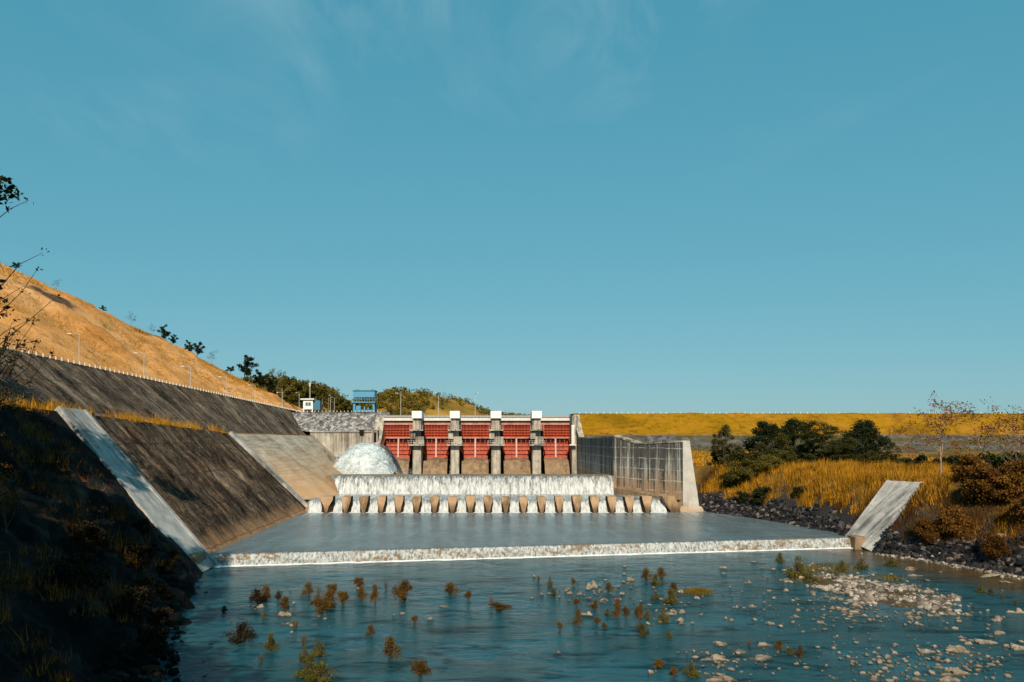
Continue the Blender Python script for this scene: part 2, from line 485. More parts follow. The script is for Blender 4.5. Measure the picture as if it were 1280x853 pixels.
def mk_dam():
    m = Mat('grassed_dam_face'); p = m.pos(); x, y, z = m.xyz(p)
    a = m.noise(m.map(p, (1, 1, 2)), 0.07, 7, 0.6)
    c = m.ramp(a, [(0.32, (0.20, 0.105, 0.003)), (0.5, (0.32, 0.165, 0.005)), (0.68, (0.40, 0.185, 0.016))])
    e = m.vor(m.map(p, (0.05, 0.05, 0.09)), 1.0, 'DISTANCE_TO_EDGE')
    e = m.ma('ADD', e, m.ma('MULTIPLY', m.noise(p, 0.5, 5, 0.7), 0.10))
    c = m.mix(m.rng(e, 0.03, 0.085, 0.75, 0.0), c, (0.13, 0.065, 0.012))
    sp = m.noise(m.map(p, (0.6, 0.6, 0.9)), 0.8, 7, 0.8)
    c = m.mix(m.rng(sp, 0.50, 0.64, 0.0, 0.8), c, (0.14, 0.06, 0.008))
    f = m.noise(p, 1.3, 6, 0.75)
    c = m.mix(m.rng(f, 0.35, 0.75, 0.0, 0.55), c, (0.4, 0.36, 0.3), 'MULTIPLY')
    # the lower slope is old riprap under green growth
    rk = m.ramp(m.vor(p, 0.9, 'F1', 'Color'), [(0.1, (0.035, 0.034, 0.038)), (0.9, (0.14, 0.135, 0.14))])
    gr = m.noise(m.map(p, (0.05, 0.3, 0.6)), 1.0, 6, 0.65)
    low = m.mix(m.rng(gr, 0.42, 0.58), rk, m.mix(m.rng(f, 0.3, 0.7), (0.045, 0.04, 0.012), (0.12, 0.095, 0.025)))
    c = m.mix(m.rng(z, 15.0, 15.2), low, c)
    return m.out(c, 0.95, 0.05, m.bump(f, 0.6, 0.3))


M['dam'] = mk_dam()


def mk_rockfill():
    m = Mat('rockfill'); p = m.pos()
    v = m.vor(p, 1.4, 'F1', 'Color')
    c = m.ramp(v, [(0.0, (0.05, 0.05, 0.055)), (0.5, (0.17, 0.165, 0.165)), (1.0, (0.48, 0.46, 0.45))])
    d = m.vor(p, 1.4, 'F1')
    return m.out(c, 0.9, 0.15, m.bump(d, 1.0, 0.5))


M['rockfill'] = mk_rockfill()


def mk_bank():
    m = Mat('dark_rocky_bank'); p = m.pos()
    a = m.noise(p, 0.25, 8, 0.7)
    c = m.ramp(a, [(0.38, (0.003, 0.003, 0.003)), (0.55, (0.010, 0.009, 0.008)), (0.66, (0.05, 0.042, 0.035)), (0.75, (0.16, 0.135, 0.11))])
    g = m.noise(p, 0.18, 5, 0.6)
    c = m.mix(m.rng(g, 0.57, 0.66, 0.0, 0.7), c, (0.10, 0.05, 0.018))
    f = m.noise(p, 2.2, 7, 0.75)
    return m.out(c, 0.9, 0.12, m.bump(m.ma('ADD', f, a), 0.9, 0.5))


M['bank'] = mk_bank()


def mk_land():
    m = Mat('dry_ground'); p = m.pos()
    a = m.noise(p, 0.12, 8, 0.65)
    c = m.ramp(a, [(0.35, (0.05, 0.032, 0.014)), (0.5, (0.17, 0.095, 0.022)), (0.65, (0.27, 0.155, 0.035))])
    z = m.xyz(p)[2]
    zz = m.ma('ADD', z, m.ma('MULTIPLY', m.ma('SUBTRACT', m.noise(p, 0.3, 5), 0.5), 4.0))
    c = m.mix(m.rng(zz, 4.5, 7.5, 1.0, 0.0), c, (0.035, 0.032, 0.032))
    c = m.mix(m.rng(z, 0.35, 1.0, 0.8, 0.0), c, (0.22, 0.15, 0.09))
    f = m.noise(p, 1.5, 6, 0.7)
    return m.out(c, 0.95, 0.06, m.bump(f, 0.8, 0.4))


M['land'] = mk_land()


def mk_forest_ground():
    m = Mat('scrub_hill'); p = m.pos()
    a = m.noise(p, 0.03, 7, 0.6)
    c = m.ramp(a, [(0.35, (0.05, 0.045, 0.012)), (0.5, (0.19, 0.115, 0.022)), (0.65, (0.33, 0.18, 0.035))])
    return m.out(c, 0.95, 0.05, m.bump(m.noise(p, 0.5, 5), 0.8, 1.0))


M['scrub'] = mk_forest_ground()
M['leaf_forest'] = m_leaf('forest_leaves', [(0.025, 0.024, 0.006), (0.075, 0.062, 0.012), (0.15, 0.11, 0.018)], big=0.06)


def mk_water(name, deep, mud, rough, bscale, bstr, muddy):
    m = Mat(name); p = m.pos(); x, y, z = m.xyz(p)
    a = m.noise(m.map(p, (0.10, 0.16, 1)), 1.0, 5, 0.6)
    c = m.mix(m.rng(a, 0.35, 0.7), tuple(v * 0.72 for v in deep), deep)
    if muddy:
        # shallow brown bed along the far bank and round the gravel bar
        d = m.ma('ADD', m.ma('MULTIPLY', m.ma('SUBTRACT', x, 44.0), 0.11), m.ma('MULTIPLY', m.ma('SUBTRACT', y, 76.0), 0.035))
        d = m.ma('ADD', d, m.ma('MULTIPLY', m.ma('SUBTRACT', m.noise(p, 0.12, 5, 0.6), 0.5), 1.6))
        c = m.mix(m.rng(d, -0.2, 0.5), c, mud)
        r = m.noise(m.map(p, (0.22, 0.60, 1)), 1.0, 7, 0.7, 0.8)
        c = m.mix(m.rng(r, 0.51, 0.62, 0.0, 0.85), c, (0.002, 0.022, 0.030))  # wave faces that reflect less, painted in as dark ripple patches
    w1 = m.noise(m.map(p, (0.5, 1.1, 1)), bscale, 6, 0.6, 0.3)
    w2 = m.noise(m.map(p, (0.12, 0.25, 1)), bscale, 4, 0.5)
    h = m.ma('ADD', w1, m.ma('MULTIPLY', w2, 2.0))
    if muddy:                                   # livelier riffles over the shallows
        rf = m.noise(m.map(p, (0.7, 1.9, 1)), 1.0, 5, 0.65, 0.5)
        h = m.ma('ADD', h, m.ma('MULTIPLY', m.ma('MULTIPLY', rf, 5.0), m.rng(m.noise(p, 0.09, 4, 0.6), 0.42, 0.6)))
    if muddy:
        spec = m.rng(r, 0.49, 0.60, 0.5, 0.08)  # reflection turned down over the same painted ripple patches
    else:
        st = m.noise(m.map(p, (0.5, 0.12, 1)), 1.0, 6, 0.7, 0.5)
        c = m.mix(m.rng(st, 0.45, 0.70, 0.0, 0.35), c, (0.23, 0.29, 0.31))
        fm = m.noise(m.map(p, (1.4, 0.10, 1)), 1.0, 7, 0.75, 0.8)
        near = m.rng(y, 112.0, 126.5, 0.0, 1.0)
        c = m.mix(m.ma('MULTIPLY', m.rng(m.ma('ADD', fm, m.ma('MULTIPLY', near, 0.12)), 0.58, 0.72), m.ma('ADD', m.ma('MULTIPLY', near, 0.6), 0.2)), c, (0.55, 0.60, 0.62))
        spec = 0.5
    return m.out(c, rough, spec, m.bump(h, bstr, 0.35), ior=1.33)


M['water'] = mk_water('river_water', (0.014, 0.077, 0.098), (0.075, 0.045, 0.015), 0.17, 1.3, 0.30, True)
M['pool'] = mk_water('pool_water', (0.11, 0.152, 0.17), (0.1, 0.1, 0.1), 0.24, 1.6, 0.4, False)


def mk_fall(name, sx, dark, amount, brown=0.0, vert=0.12, bump=0.6, top=0.74, dist=0.1, lip=None):
    m = Mat(name); p = m.pos(); x, y, z = m.xyz(p)
    s = m.noise(m.map(p, (sx, sx * 0.3, vert * sx)), 1.0, 6, 0.68, dist)
    if lip:                                     # clear thin water at the lip, breaking up lower down
        s = m.ma('SUBTRACT', s, m.rng(z, lip[0], lip[1], 0.0, 0.16))
    c = m.ramp(s, [(amount - 0.12, dark), (amount, tuple(0.30 + 0.5 * v for v in dark)), (amount + 0.10, tuple(0.47 + 0.4 * v for v in dark)), (amount + 0.24, (top * .96, top * 1.04, top * 1.09))])
    if brown:
        b = m.noise(m.map(p, (0.12, 0.12, 0.9)), 1.0, 5, 0.7)
        b2 = m.noise(m.map(p, (1.3, 1.3, 1.6)), 1.0, 5, 0.7)
        k = m.ma('MULTIPLY', m.rng(b, 0.47, 0.58), m.rng(b2, 0.46, 0.56))
        c = m.mix(m.ma('MULTIPLY', k, brown), c, (0.17, 0.10, 0.035))
    return m.out(c, 0.45, 0.4, m.bump(s, bump, 0.3))


M['fall_weir'] = mk_fall('weir_fall', 4.5, (0.09, 0.11, 0.11), 0.49, 0.9, 0.55, 0.6, 0.62, 0.4, (1.22, 1.30))
M['fall_sill'] = mk_fall('sill_fall', 2.6, (0.07, 0.09, 0.10), 0.43, 0.0, 0.22, 0.4, 0.64, 0.7, (4.6, 6.9))
M['fall_block'] = mk_fall('block_fall', 3.6, (0.14, 0.17, 0.18), 0.42, 0.0, 0.14, 0.4, 0.58, 0.3, (2.4, 3.4))
M['foam'] = mk_fall('white_water', 0.8, (0.50, 0.55, 0.57), 0.33, 0.0, 1.0)
M['spray'] = mk_fall('spray_water', 0.8, (0.36, 0.43, 0.47), 0.40, 0.0, 0.8, 0.06, 0.58, 0.8)
M['wet_sheet'] = mk_fall('wet_sheet', 0.9, (0.11, 0.16, 0.175), 0.52, 0.0, 0.4, 0.1, 0.45, 0.6)


def mk_rock(name, lo, hi):
    m = Mat(name); v = m.obj(); r = m.orand()
    n = m.noise(m.pos(), 2.2, 7, 0.7)
    c = m.mix(m.rng(n, 0.3, 0.7), lo, hi)
    pit = m.noise(m.pos(), 7.0, 4, 0.7)
    c = m.mix(m.rng(pit, 0.5, 0.7, 0.0, 0.75), c, (0.3, 0.25, 0.2), 'MULTIPLY')
    c = m.mix(m.ma('MULTIPLY', r, 0.55), c, (0.5, 0.42, 0.36), 'MULTIPLY')
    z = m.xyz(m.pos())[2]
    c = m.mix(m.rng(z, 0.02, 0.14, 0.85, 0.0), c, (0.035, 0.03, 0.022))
    return m.out(c, 0.85, 0.2, m.bump(n, 0.7, 0.15))


M['rock'] = mk_rock('pale_river_rock', (0.17, 0.13, 0.095), (0.45, 0.375, 0.30))


def mk_riprap():
    m = Mat('riprap_rock')
    c = m.ramp(m.island(), [(0.0, (0.006, 0.006, 0.008)), (0.6, (0.026, 0.026, 0.030)), (0.88, (0.075, 0.07, 0.07)), (1.0, (0.22, 0.165, 0.13))])
    n = m.noise(m.pos(), 1.6, 6, 0.7)
    c = m.mix(m.rng(n, 0.35, 0.7, 0.0, 0.6), c, (0.35, 0.33, 0.33), 'MULTIPLY')
    return m.out(c, 0.85, 0.15, m.bump(n, 0.7, 0.2))


M['riprap'] = mk_riprap()


def mk_pebbles():
    m = Mat('gravel_stones')
    c = m.ramp(m.island(), [(0.0, (0.035, 0.03, 0.025)), (0.5, (0.16, 0.13, 0.105)), (1.0, (0.42, 0.36, 0.30))])
    return m.out(c, 0.85, 0.2)


M['pebble'] = mk_pebbles()
M['gravel'] = m_simple('gravel_bed', (0.075, 0.055, 0.03), 0.9, 0.1, 0.5, 1.2, 0.6)

# ------------------------------------------------------------------ ground and water
MB().bb(-6000, 6000, -3000, 9000, -3.6, -3.0).build('ground', M['land'])['kind'] = 'structure'

WL, WR = Vector((-30.7, 79.0, 0)), Vector((47.8, 93.0, 0))       # the two ends of the low weir


def weir_y(x):
    return WL.y + (x - WL.x) * (WR.y - WL.y) / (WR.x - WL.x)


def water_sheet(name, x0, x1, f0, f1, z, mat, nx=60):
    b = MB(); b.grid(lambda u, v: (x0 + (x1 - x0) * u, f0(x0 + (x1 - x0) * u) * (1 - v) + f1(x0 + (x1 - x0) * u) * v, z), nx, 12)
    for i in range(len(b.f)): pass
    o = b.build(name, mat, smooth=True); o['kind'] = 'structure'
    return o


water_sheet('river_water', -70, 110, lambda x: -80, lambda x: weir_y(x) - 0.05, 0.0, M['water'])
water_sheet('pool_water', -46, 52, lambda x: weir_y(x) + 0.5, lambda x: 128.5, 1.3, M['pool'])
water_sheet('basin_water', -34, 35, lambda x: 127.2, lambda x: 141.5, 3.32, M['pool'], 20)
water_sheet('bucket_water', -40, 26, lambda x: 148, lambda x: 203, 4.3, M['pool'], 10)

# ------------------------------------------------------------------ the left valley side
def Xw(Y): return ip(Y, [-80, -20, 0, 20, 41, 50, 57, 76, 126, 141, 170, 200, 320], [-2, -6, -8, -11.5, -17.6, -21.2, -23.8, -30.2, -31, -27.8, -30.5, -36, -50])
def Zw(Y): return ip(Y, [77, 80, 128, 134, 141, 150], [0, 1.3, 1.3, 3.6, 4.2, 4.2])
def Xb(Y): return ip(Y, [-80, 0, 40, 66, 128, 200, 320], [-38, -40, -43, -44.7, -44.9, -47.7, -56])
def Zb(Y): return ip(Y, [-80, 66, 80, 128, 200, 320], [17.2, 17.2, 16.8, 15.0, 15.0, 15.0])
XR = -57.0
def Zr(Y): return ip(Y, [-80, 80, 223, 320], [24.9, 24.8, 22.5, 22.4])
RY = [-80, 50, 100, 151, 178, 216, 247, 264, 330]
RX = [-165, -137, -119, -102, -94.5, -84.5, -70.5, -64, -63.4]
def Xh(Y): return ip(Y, RY, RX)
def Zh(Y): return Zr(Y) + 0.70 * (-62.6 - Xh(Y))


def zleft(x, Y):
    xs = [Xw(Y) + 6, Xw(Y), Xb(Y), Xb(Y) - 2.6, XR, -62.6, Xh(Y), Xh(Y) - 80]
    zs = [Zw(Y) - 6, Zw(Y), Zb(Y), Zb(Y) + 0.3, Zr(Y), Zr(Y), Zh(Y), 5]
    return ip(-x, [-q for q in xs], zs)


def surf(name, y0, y1, a, b, nu, nv, rough=0.0, rs=0.4, mat=None, aniso=False, fade=0.0):
    """ruled sheet between two lines a(Y), b(Y) -> (x, z), roughened along its normal"""
    def fn(u, v):
        Y = y0 + (y1 - y0) * u
        (xa, za), (xb, zb) = a(Y), b(Y)
        x, z = xa + (xb - xa) * v, za + (zb - za) * v
        L = math.hypot(xb - xa, zb - za) or 1
        n = (-(zb - za) / L, (xb - xa) / L)
        if n[1] < 0: n = (-n[0], -n[1])
        e = min(1.0, min(v, 1 - v) * 6 + 0.25)
        k = 1.0
        if fade: k = min(1.0, max(0.0, (y1 - Y) / fade))
        d = rough * e * k * (nz(x, Y, z, rs, 5) if not aniso else 0.4 * nz(x, Y, z, rs, 4) + 0.55 * nz(x * .15, Y, z * .15, 1.5, 4))
        return (x + n[0] * d, Y, z + n[1] * d)
    return MB().grid(fn, nu, nv).build(name, mat, smooth=True)


# natural rocky bank near the viewer, up to the drain chute
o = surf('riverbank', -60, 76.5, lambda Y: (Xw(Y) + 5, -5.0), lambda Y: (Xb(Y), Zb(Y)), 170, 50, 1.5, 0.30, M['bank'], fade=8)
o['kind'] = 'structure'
# lower lining, berm, upper lining, road, hill
lin = surf('slope_lining', 75.5, 128.0, lambda Y: (Xw(Y) + 3.0, Zw(Y) - 3.4), lambda Y: (Xb(Y), Zb(Y)), 200, 60, 0.55, 0.35, M['lining'], True)
tag(lin, 'black stained concrete slope lining between the pale drain chute and the pool', 'slope wall')
e = MB()
for i in range(24):
    t0, t1 = i / 24, (i + 1) / 24
    ring = []
    for t in (t0, t1):
        x, z = Xw(128) + (Xb(128) - Xw(128)) * t, Zw(128) + (Zb(128) - Zw(128)) * t
        w = 0.55 + 0.3 * nz(t * 9, 3)
        ring.append([(x, 127.0 - w, z), (x, 127.0 + w, z), (x + 0.35, 127.0 + w, z + 0.42), (x + 0.35, 127.0 - w, z + 0.42)])
    a, b = ring
    e.hexa([a[0], a[1], b[1], b[0], a[3], a[2], b[2], b[3]])
e.build('edge_beam', M['chute'], lin)
wl = surf('warped_lining', 128.0, 206, lambda Y: (Xw(Y) + 2.0, Zw(Y) - 2.2), lambda Y: (Xb(Y), Zb(Y)), 90, 40, 0.18, 0.3, M['lining_pale'])
tag(wl, 'pale brown warped concrete slope beside the foaming spillway jet', 'slope wall')
o = surf('berm_ground', -60, 206, lambda Y: (Xb(Y), Zb(Y)), lambda Y: (Xb(Y) - 2.6, Zb(Y) + 0.3), 150, 4, 0.2, 0.5, M['land']); o['kind'] = 'structure'
ul = surf('upper_lining', -60, 212, lambda Y: (Xb(Y) - 2.6, Zb(Y) + 0.3), lambda Y: (XR, Zr(Y)), 300, 40, 0.5, 0.3, M['lining_high'], True)
tag(ul, 'dark weathered concrete slope lining just below the hillside road', 'slope wall')
o = surf('road', -60, 250, lambda Y: (XR, Zr(Y)), lambda Y: (-62.6, Zr(Y)), 60, 3, 0.0, 1, M['asphalt']); o['kind'] = 'structure'
o = MB().grid(lambda u, v: ((XR - 0.05) - 0.35 * (v if v < 0.99 else 1), -60 + 310 * u, Zr(-60 + 310 * u) + (0.12 if 0.2 < v < 0.8 else -0.1)), 60, 4).build('road_kerb', M['asphalt']); o['kind'] = 'structure'


def hill_fn(u, v):
    Y = -80 + 420 * u
    if v < 0.75:
        t = v / 0.75
        x = -62.6 + (Xh(Y) + 62.6) * t; z = Zr(Y) + (Zh(Y) - Zr(Y)) * t
        d = (1.6 * nz(x, Y, z, 0.05, 5) + 0.5 * nz(x, Y, z, 0.4, 3)) * min(1, t * 4)
        return (x + d * 0.55, Y, z + d * 0.8)
    t = (v - 0.75) / 0.25
    x = Xh(Y) - 90 * t; z = Zh(Y) * (1 - t) ** 1.2 + 4 * t - 1.5 * min(1, t * 8)
    return (x, Y, z)


MB().grid(hill_fn, 200, 80).build('hillside', M['hill'], smooth=True)['kind'] = 'structure'

# left drain chute: slab with raised kerbs, ending in a pier at the weir
bA, bB = Vector((-29.9, 74.0, -0.3)), Vector((-29.7, 79.4, -0.1))
tA, tB = Vector((-44.9, 75.4, 17.1)), Vector((-44.9, 80.6, 16.95))
nrm = (bB - bA).cross(tA - bA).normalized()
if nrm.z < 0: nrm = -nrm
ch = empty('drain_chute', (-30.3, 77, 0), 'long pale concrete drain chute running down the dark slope to the weir', 'drain chute')


def chute_parts(root, bA, bB, tA, tB, nrm, ox, kerb=0.55, mat='chute', seg=20, lift=0.2):
    s = MB()
    s.grid(lambda u, v: tuple(bA.lerp(bB, v).lerp(tA.lerp(tB, v), u) + nrm * (lift + 0.05 * nz(u * 14, v * 6)) - ox), seg, 8)
    s.build('slab', M[mat], root, smooth=True)
    for v0, v1 in ((-0.01, 0.09), (0.91, 1.01)):
        k = MB()
        for i in range(seg):
            u0, u1 = i / seg, (i + 1) / seg
            q = [bA.lerp(bB, v).lerp(tA.lerp(tB, v), u) - ox for u in (u0, u1) for v in (v0, v1)]
            lo, hi = nrm * -1.2, nrm * (lift + kerb)
            k.hexa([q[0] + lo, q[1] + lo, q[3] + lo, q[2] + lo, q[0] + hi, q[1] + hi, q[3] + hi, q[2] + hi])
        k.build('kerb', M[mat], root)


chute_parts(ch, bA, bB, tA, tB, nrm, Vector((-30.3, 77, 0)), 0.12, 'chute', 20, 0.42)
pier = MB()
pier.hexa([(-1.0, -1.6, -1.0), (0.5, -1.6, -1.0), (0.5, 1.6, -1.0), (-1.0, 1.6, -1.0), (-1.0, -1.3, 1.9), (0.0, -1.3, 1.7), (0.0, 1.4, 1.7), (-1.0, 1.4, 1.9)])
pier.build('end_pier', M['concrete_brown'], ch, bevel=0.1)

# ------------------------------------------------------------------ low weir across the river
wd = (WR - WL).normalized(); wn = Vector((wd.y, -wd.x, 0))      # wn points downstream
we = empty('low_weir', tuple(WL), 'long low weir with white water pouring over it, nearest the shrubs', 'weir')
L = (WR - WL).length


def weir_pt(t, dn, z): return WL + wd * (L * t) + wn * dn + Vector((0, 0, z)) - WL


b = MB(); b.hexa([weir_pt(0, 0.3, -2), weir_pt(1, 0.3, -2), weir_pt(1, -1.2, -2), weir_pt(0, -1.2, -2),
                  weir_pt(0, -0.1, 1.22), weir_pt(1, -0.1, 1.22), weir_pt(1, -1.0, 1.22), weir_pt(0, -1.0, 1.22)])
b.build('concrete_crest', M['concrete_brown'], we)


def curtain(u, v):                       # sheet of falling water with uneven folds
    x = u * L
    prof = [(-0.6, 1.315), (-0.1, 1.28), (0.12, 1.05), (0.24, 0.7), (0.34, 0.3), (0.42, -0.05)]
    i = min(int(v * 5), 4); t = v * 5 - i
    dn = prof[i][0] + (prof[i + 1][0] - prof[i][0]) * t
    z = prof[i][1] + (prof[i + 1][1] - prof[i][1]) * t
    dn += (0.12 * nz(x * 1.1, v * 0.8, 0, 1, 3) + 0.06 * nz(x * 3.0, v * 1.2, 4, 1, 3)) * v
    return tuple(weir_pt(u, dn, z))


MB().grid(curtain, 360, 15).build('water_curtain', M['fall_weir'], we, smooth=True)


def foam_line(u, v):
    x = u * L
    w = 0.40 + 0.45 * nz(x * 0.5, 7, 0, 1, 4)
    return tuple(weir_pt(u, 0.36 + max(0.15, w) * v, 0.10 * (1 - v) ** 1.5 + 0.006 + 0.05 * abs(nz(x * 2, v * 4)) * (1 - v)))


MB().grid(foam_line, 360, 4).build('foam', M['foam'], we, smooth=True)

# right end pier of the weir
rp = MB(); rp.hexa([(47.0, 91.2, -1), (48.6, 91.2, -1), (48.6, 94.6, -1), (47.2, 94.6, -1), (47.2, 91.5, 1.55), (48.5, 91.5, 1.6), (48.5, 94.4, 1.6), (47.2, 94.4, 1.55)])
tag(rp.build('end_block', M['concrete_brown'], bevel=0.08), 'dark brown concrete block at the right end of the low weir', 'block')

# ------------------------------------------------------------------ row of baffle blocks
bw = empty('baffle_weir', (0, 126, 0), 'stepped apron with water running between the row of brown blocks', 'weir')
ap = MB(); ap.hexa([(-31.5, -0.9, 0.5), (33.5, -0.9, 0.5), (33.5, 3.0, 0.5), (-31.5, 3.0, 0.5), (-31.0, 1.1, 3.15), (33.0, 1.1, 3.15), (33.0, 3.0, 3.15), (-31.0, 3.0, 3.15)])
ap.build('apron', M['concrete_brown'], bw)


def sheet(u, v):
    x = -30.6 + 62.4 * u
    prof = [(1.8, 3.34), (0.9, 3.3), (0.5, 3.0), (-0.05, 2.35), (-0.5, 1.75), (-1.0, 1.30)]
    i = min(int(v * 5), 4); t = v * 5 - i
    y = prof[i][0] + (prof[i + 1][0] - prof[i][0]) * t; z = prof[i][1] + (prof[i + 1][1] - prof[i][1]) * t
    return (x, y - 0.15 * nz(x * 1.2, v * 2, 2, 1, 3) * v, z)


MB().grid(sheet, 260, 12).build('water_sheet', M['fall_block'], bw, smooth=True)


def bfoam(u, v):
    x = -30.4 + 62 * u
    w = 0.5 + 0.5 * nz(x * 0.6, 17, 0, 1, 4)
    return (x, -1.15 - max(0.1, w) * v, 1.30 + 0.08 * (1 - v) + 0.006)


MB().grid(bfoam, 240, 3).build('foam', M['foam'], bw, smooth=True)


def baffle_mesh(wt, wb):
    o = [(-wt / 2, 3.0), (-wt / 2, 2.5), (-wb / 2 - 0.16, 1.3), (-wb / 2 + .12, 0.0), (wb / 2 - .12, 0.0), (wb / 2 + 0.16, 1.3), (wt / 2, 2.5), (wt / 2, 3.0)]
    hw = wt / 2 * 0.86
    back = [(-hw, 3.0), (-hw, 2.4), (-hw, 1.3), (-hw, 0.0), (hw, 0.0), (hw, 1.3), (hw, 2.4), (hw, 3.0)]
    b = MB(); n = len(o)
    b.v = [(x, -1.55 + 0.2 * z, z) for x, z in o] + [(x, -0.75 + 0.3 * z, z) for x, z in back] + [(x, 1.6, z) for x, z in back]
    b.f.append(tuple(range(n)))
    for a in (0, n):
        for i in range(n):
            j = (i + 1) % n
            b.f.append((a + i, a + n + i, a + n + j, a + j))
    b.f.append(tuple(reversed(range(2 * n, 3 * n))))
    me = b.mesh('baffle_block')
    me.materials.append(M['block']); me.materials.append(M['block_side'])
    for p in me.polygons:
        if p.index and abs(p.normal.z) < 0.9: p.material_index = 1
    return me


ORD = ['first', 'second', 'third', 'fourth', 'fifth', 'sixth', 'seventh', 'eighth', 'ninth', 'tenth', 'eleventh', 'twelfth', 'thirteenth', 'fourteenth',
       'fifteenth', 'sixteenth', 'seventeenth', 'eighteenth', 'nineteenth', 'twentieth', 'twenty-first', 'twenty-second', 'twenty-third', 'twenty-fourth']
bxs = [409.8, 434, 455.9, 477.8, 499.5, 521.5, 543.8, 565.8, 588.2, 610.2, 632, 654, 676.5, 698.4, 720.4, 742.3, 763.8, 785.6, 807.2]
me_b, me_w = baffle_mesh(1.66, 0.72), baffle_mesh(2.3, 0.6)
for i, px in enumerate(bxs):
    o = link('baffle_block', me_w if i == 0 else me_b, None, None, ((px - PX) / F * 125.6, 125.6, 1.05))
    o.scale = (RNG.uniform(0.93, 1.07), 1, RNG.uniform(0.97, 1.02))
    m_ = o.modifiers.new('bevel', 'BEVEL'); m_.width = 0.06; m_.segments = 1
    lab = f'brown funnel-shaped baffle block, {ORD[i]} from the left of its row' if i < 10 else f'brown funnel-shaped baffle block, {ORD[18 - i]} from the right of its row'
    tag(o, lab, 'baffle block', 'baffle blocks across the stilling basin')
eb = MB(); eb.prism([(30.9, 4.1), (31.8, 2.4), (32.6, 1.0), (34.2, 1.0), (33.8, 2.6), (33.0, 4.1)], 124.8, 127.6)
tag(eb.build('end_block', M['block'], bevel=0.06), 'large brown sloping end block against the training wall foot', 'block')

# ------------------------------------------------------------------ the broad sill with the tall white fall
si = empty('stilling_sill', (0, 141, 0), 'broad sill with a tall curtain of white water in front of the red gates', 'weir')
s = MB(); s.hexa([(-29, -0.6, 1), (25.9, -0.6, 1), (25.9, 9, 1), (-29, 9, 1), (-31, 0.2, 6.75), (25.9, 0.2, 6.75), (25.9, 9, 6.75), (-31, 9, 6.75)])
s.build('sill', M['concrete_brown'], si)


def sfall(u, v):
    x = -30.4 + 55.6 * u + 2.2 * v * (1 - u)
    prof = [(1.2, 6.84), (0.25, 6.80), (-0.15, 6.4), (-0.5, 5.5), (-0.85, 4.4), (-1.2, 3.32)]
    i = min(int(v * 5), 4); t = v * 5 - i
    y = prof[i][0] + (prof[i + 1][0] - prof[i][0]) * t; z = prof[i][1] + (prof[i + 1][1] - prof[i][1]) * t
    return (x, y - (0.5 * nz(x * 0.6, v * 1.2, 2, 1, 4) + 0.25 * nz(x * 1.9, v * 2.6, 5, 1, 3)) * v, z)


MB().grid(sfall, 260, 20).build('water_curtain', M['fall_sill'], si, smooth=True)
wc = MB(); wc.grid(lambda u, v: (-29.5 + 53.5 * u, 1.0 + 0.9 * v, 6.86 + 0.02 * nz(u * 40, v)), 60, 2)
wc.build('wet_crest', M['pool'], si, smooth=True)

# ------------------------------------------------------------------ gate structure
DG = 200.0
def gx(px, D=DG): return (px - PX) / F * D
def gz(py, D=DG): return H - (py - PY) / F * D


bays = [(479.5, 515), (527, 562.5), (574.5, 613.5), (626.5, 665), (677, 713)]
piers = [(515, 527), (562.5, 574.5), (613.5, 626.5), (665, 677)]
for i, (a, c) in enumerate(piers):
    Y0 = 195.6
    mid = (a + c) / 2
    X = gx(mid, Y0); w = (c - a) / F * Y0
    r = empty('spillway_pier', (X, Y0, 3.0), f'grey concrete pier with white cap between red gates, {ORD[i]} from the left', 'pier', 'piers between the red gates')
    zz = lambda py: gz(py, Y0) - 3.0
    hw = w / 2
    MB().hexa([(-hw * .9, 0, 0), (hw * .9, 0, 0), (hw, 19, 0), (-hw, 19, 0), (-hw * .88, .1, zz(555)), (hw * .88, .1, zz(555)), (hw, 19, zz(555)), (-hw, 19, zz(555))]).build('shaft', M['concrete'], r, bevel=0.12)
    MB().bb(-hw * .85, hw * .85, 0.5, 18.9, zz(555), zz(523.5)).build('upper_shaft', M['concrete'], r, bevel=0.1)
    MB().bb(-hw * 1.04, hw * 1.04, -0.3, 5.6, zz(523.3), zz(514)).build('cap', M['white'], r, bevel=0.08)
    MB().bb(-hw * .98, hw * .98, 5.7, 12, zz(523.3), zz(516)).build('machine_house', M['offwhite'], r, bevel=0.08)
    for pyv, ww, nm, th in ((555.8, 1.62, 'lower_platform', 0.35), (537, 1.38, 'upper_platform', 0.4)):
        p = MB().bb(-hw * ww, hw * ww, -1.5, 4.6, zz(pyv) - th, zz(pyv)).build(nm, M['concrete'], r, bevel=0.04)
        rl = MB()
        for q in range(7):
            xx = -hw * ww + 0.06 + q * (2 * hw * ww - 0.12) / 6
            rl.bb(xx - .035, xx + .035, -1.48, -1.41, zz(pyv), zz(pyv) + 1.1)
        for hgt in (0.55, 1.1):
            rl.bb(-hw * ww, hw * ww, -1.48, -1.42, zz(pyv) + hgt - .05, zz(pyv) + hgt)
            for sgn in (-1, 1):
                rl.bb(sgn * hw * ww - .03, sgn * hw * ww + .03, -1.4, 4.5, zz(pyv) + hgt - .05, zz(pyv) + hgt)
        rl.build('railing', M['steel'], p)
    MB().bb(-hw * 1.35, -hw * .3, -0.6, 1.5, zz(549), zz(540)).build('hoist_housing', M['concrete'], r, bevel=0.06)
    MB().bb(hw * .45, hw * 1.45, -0.1, 2.2, zz(555.5), zz(546)).build('side_housing', M['concrete'], r, bevel=0.06)
    MB().bb(hw * .9, hw * 1.35, 0.6, 4.2, zz(546), zz(538.5)).build('side_opening', M['black'], r)

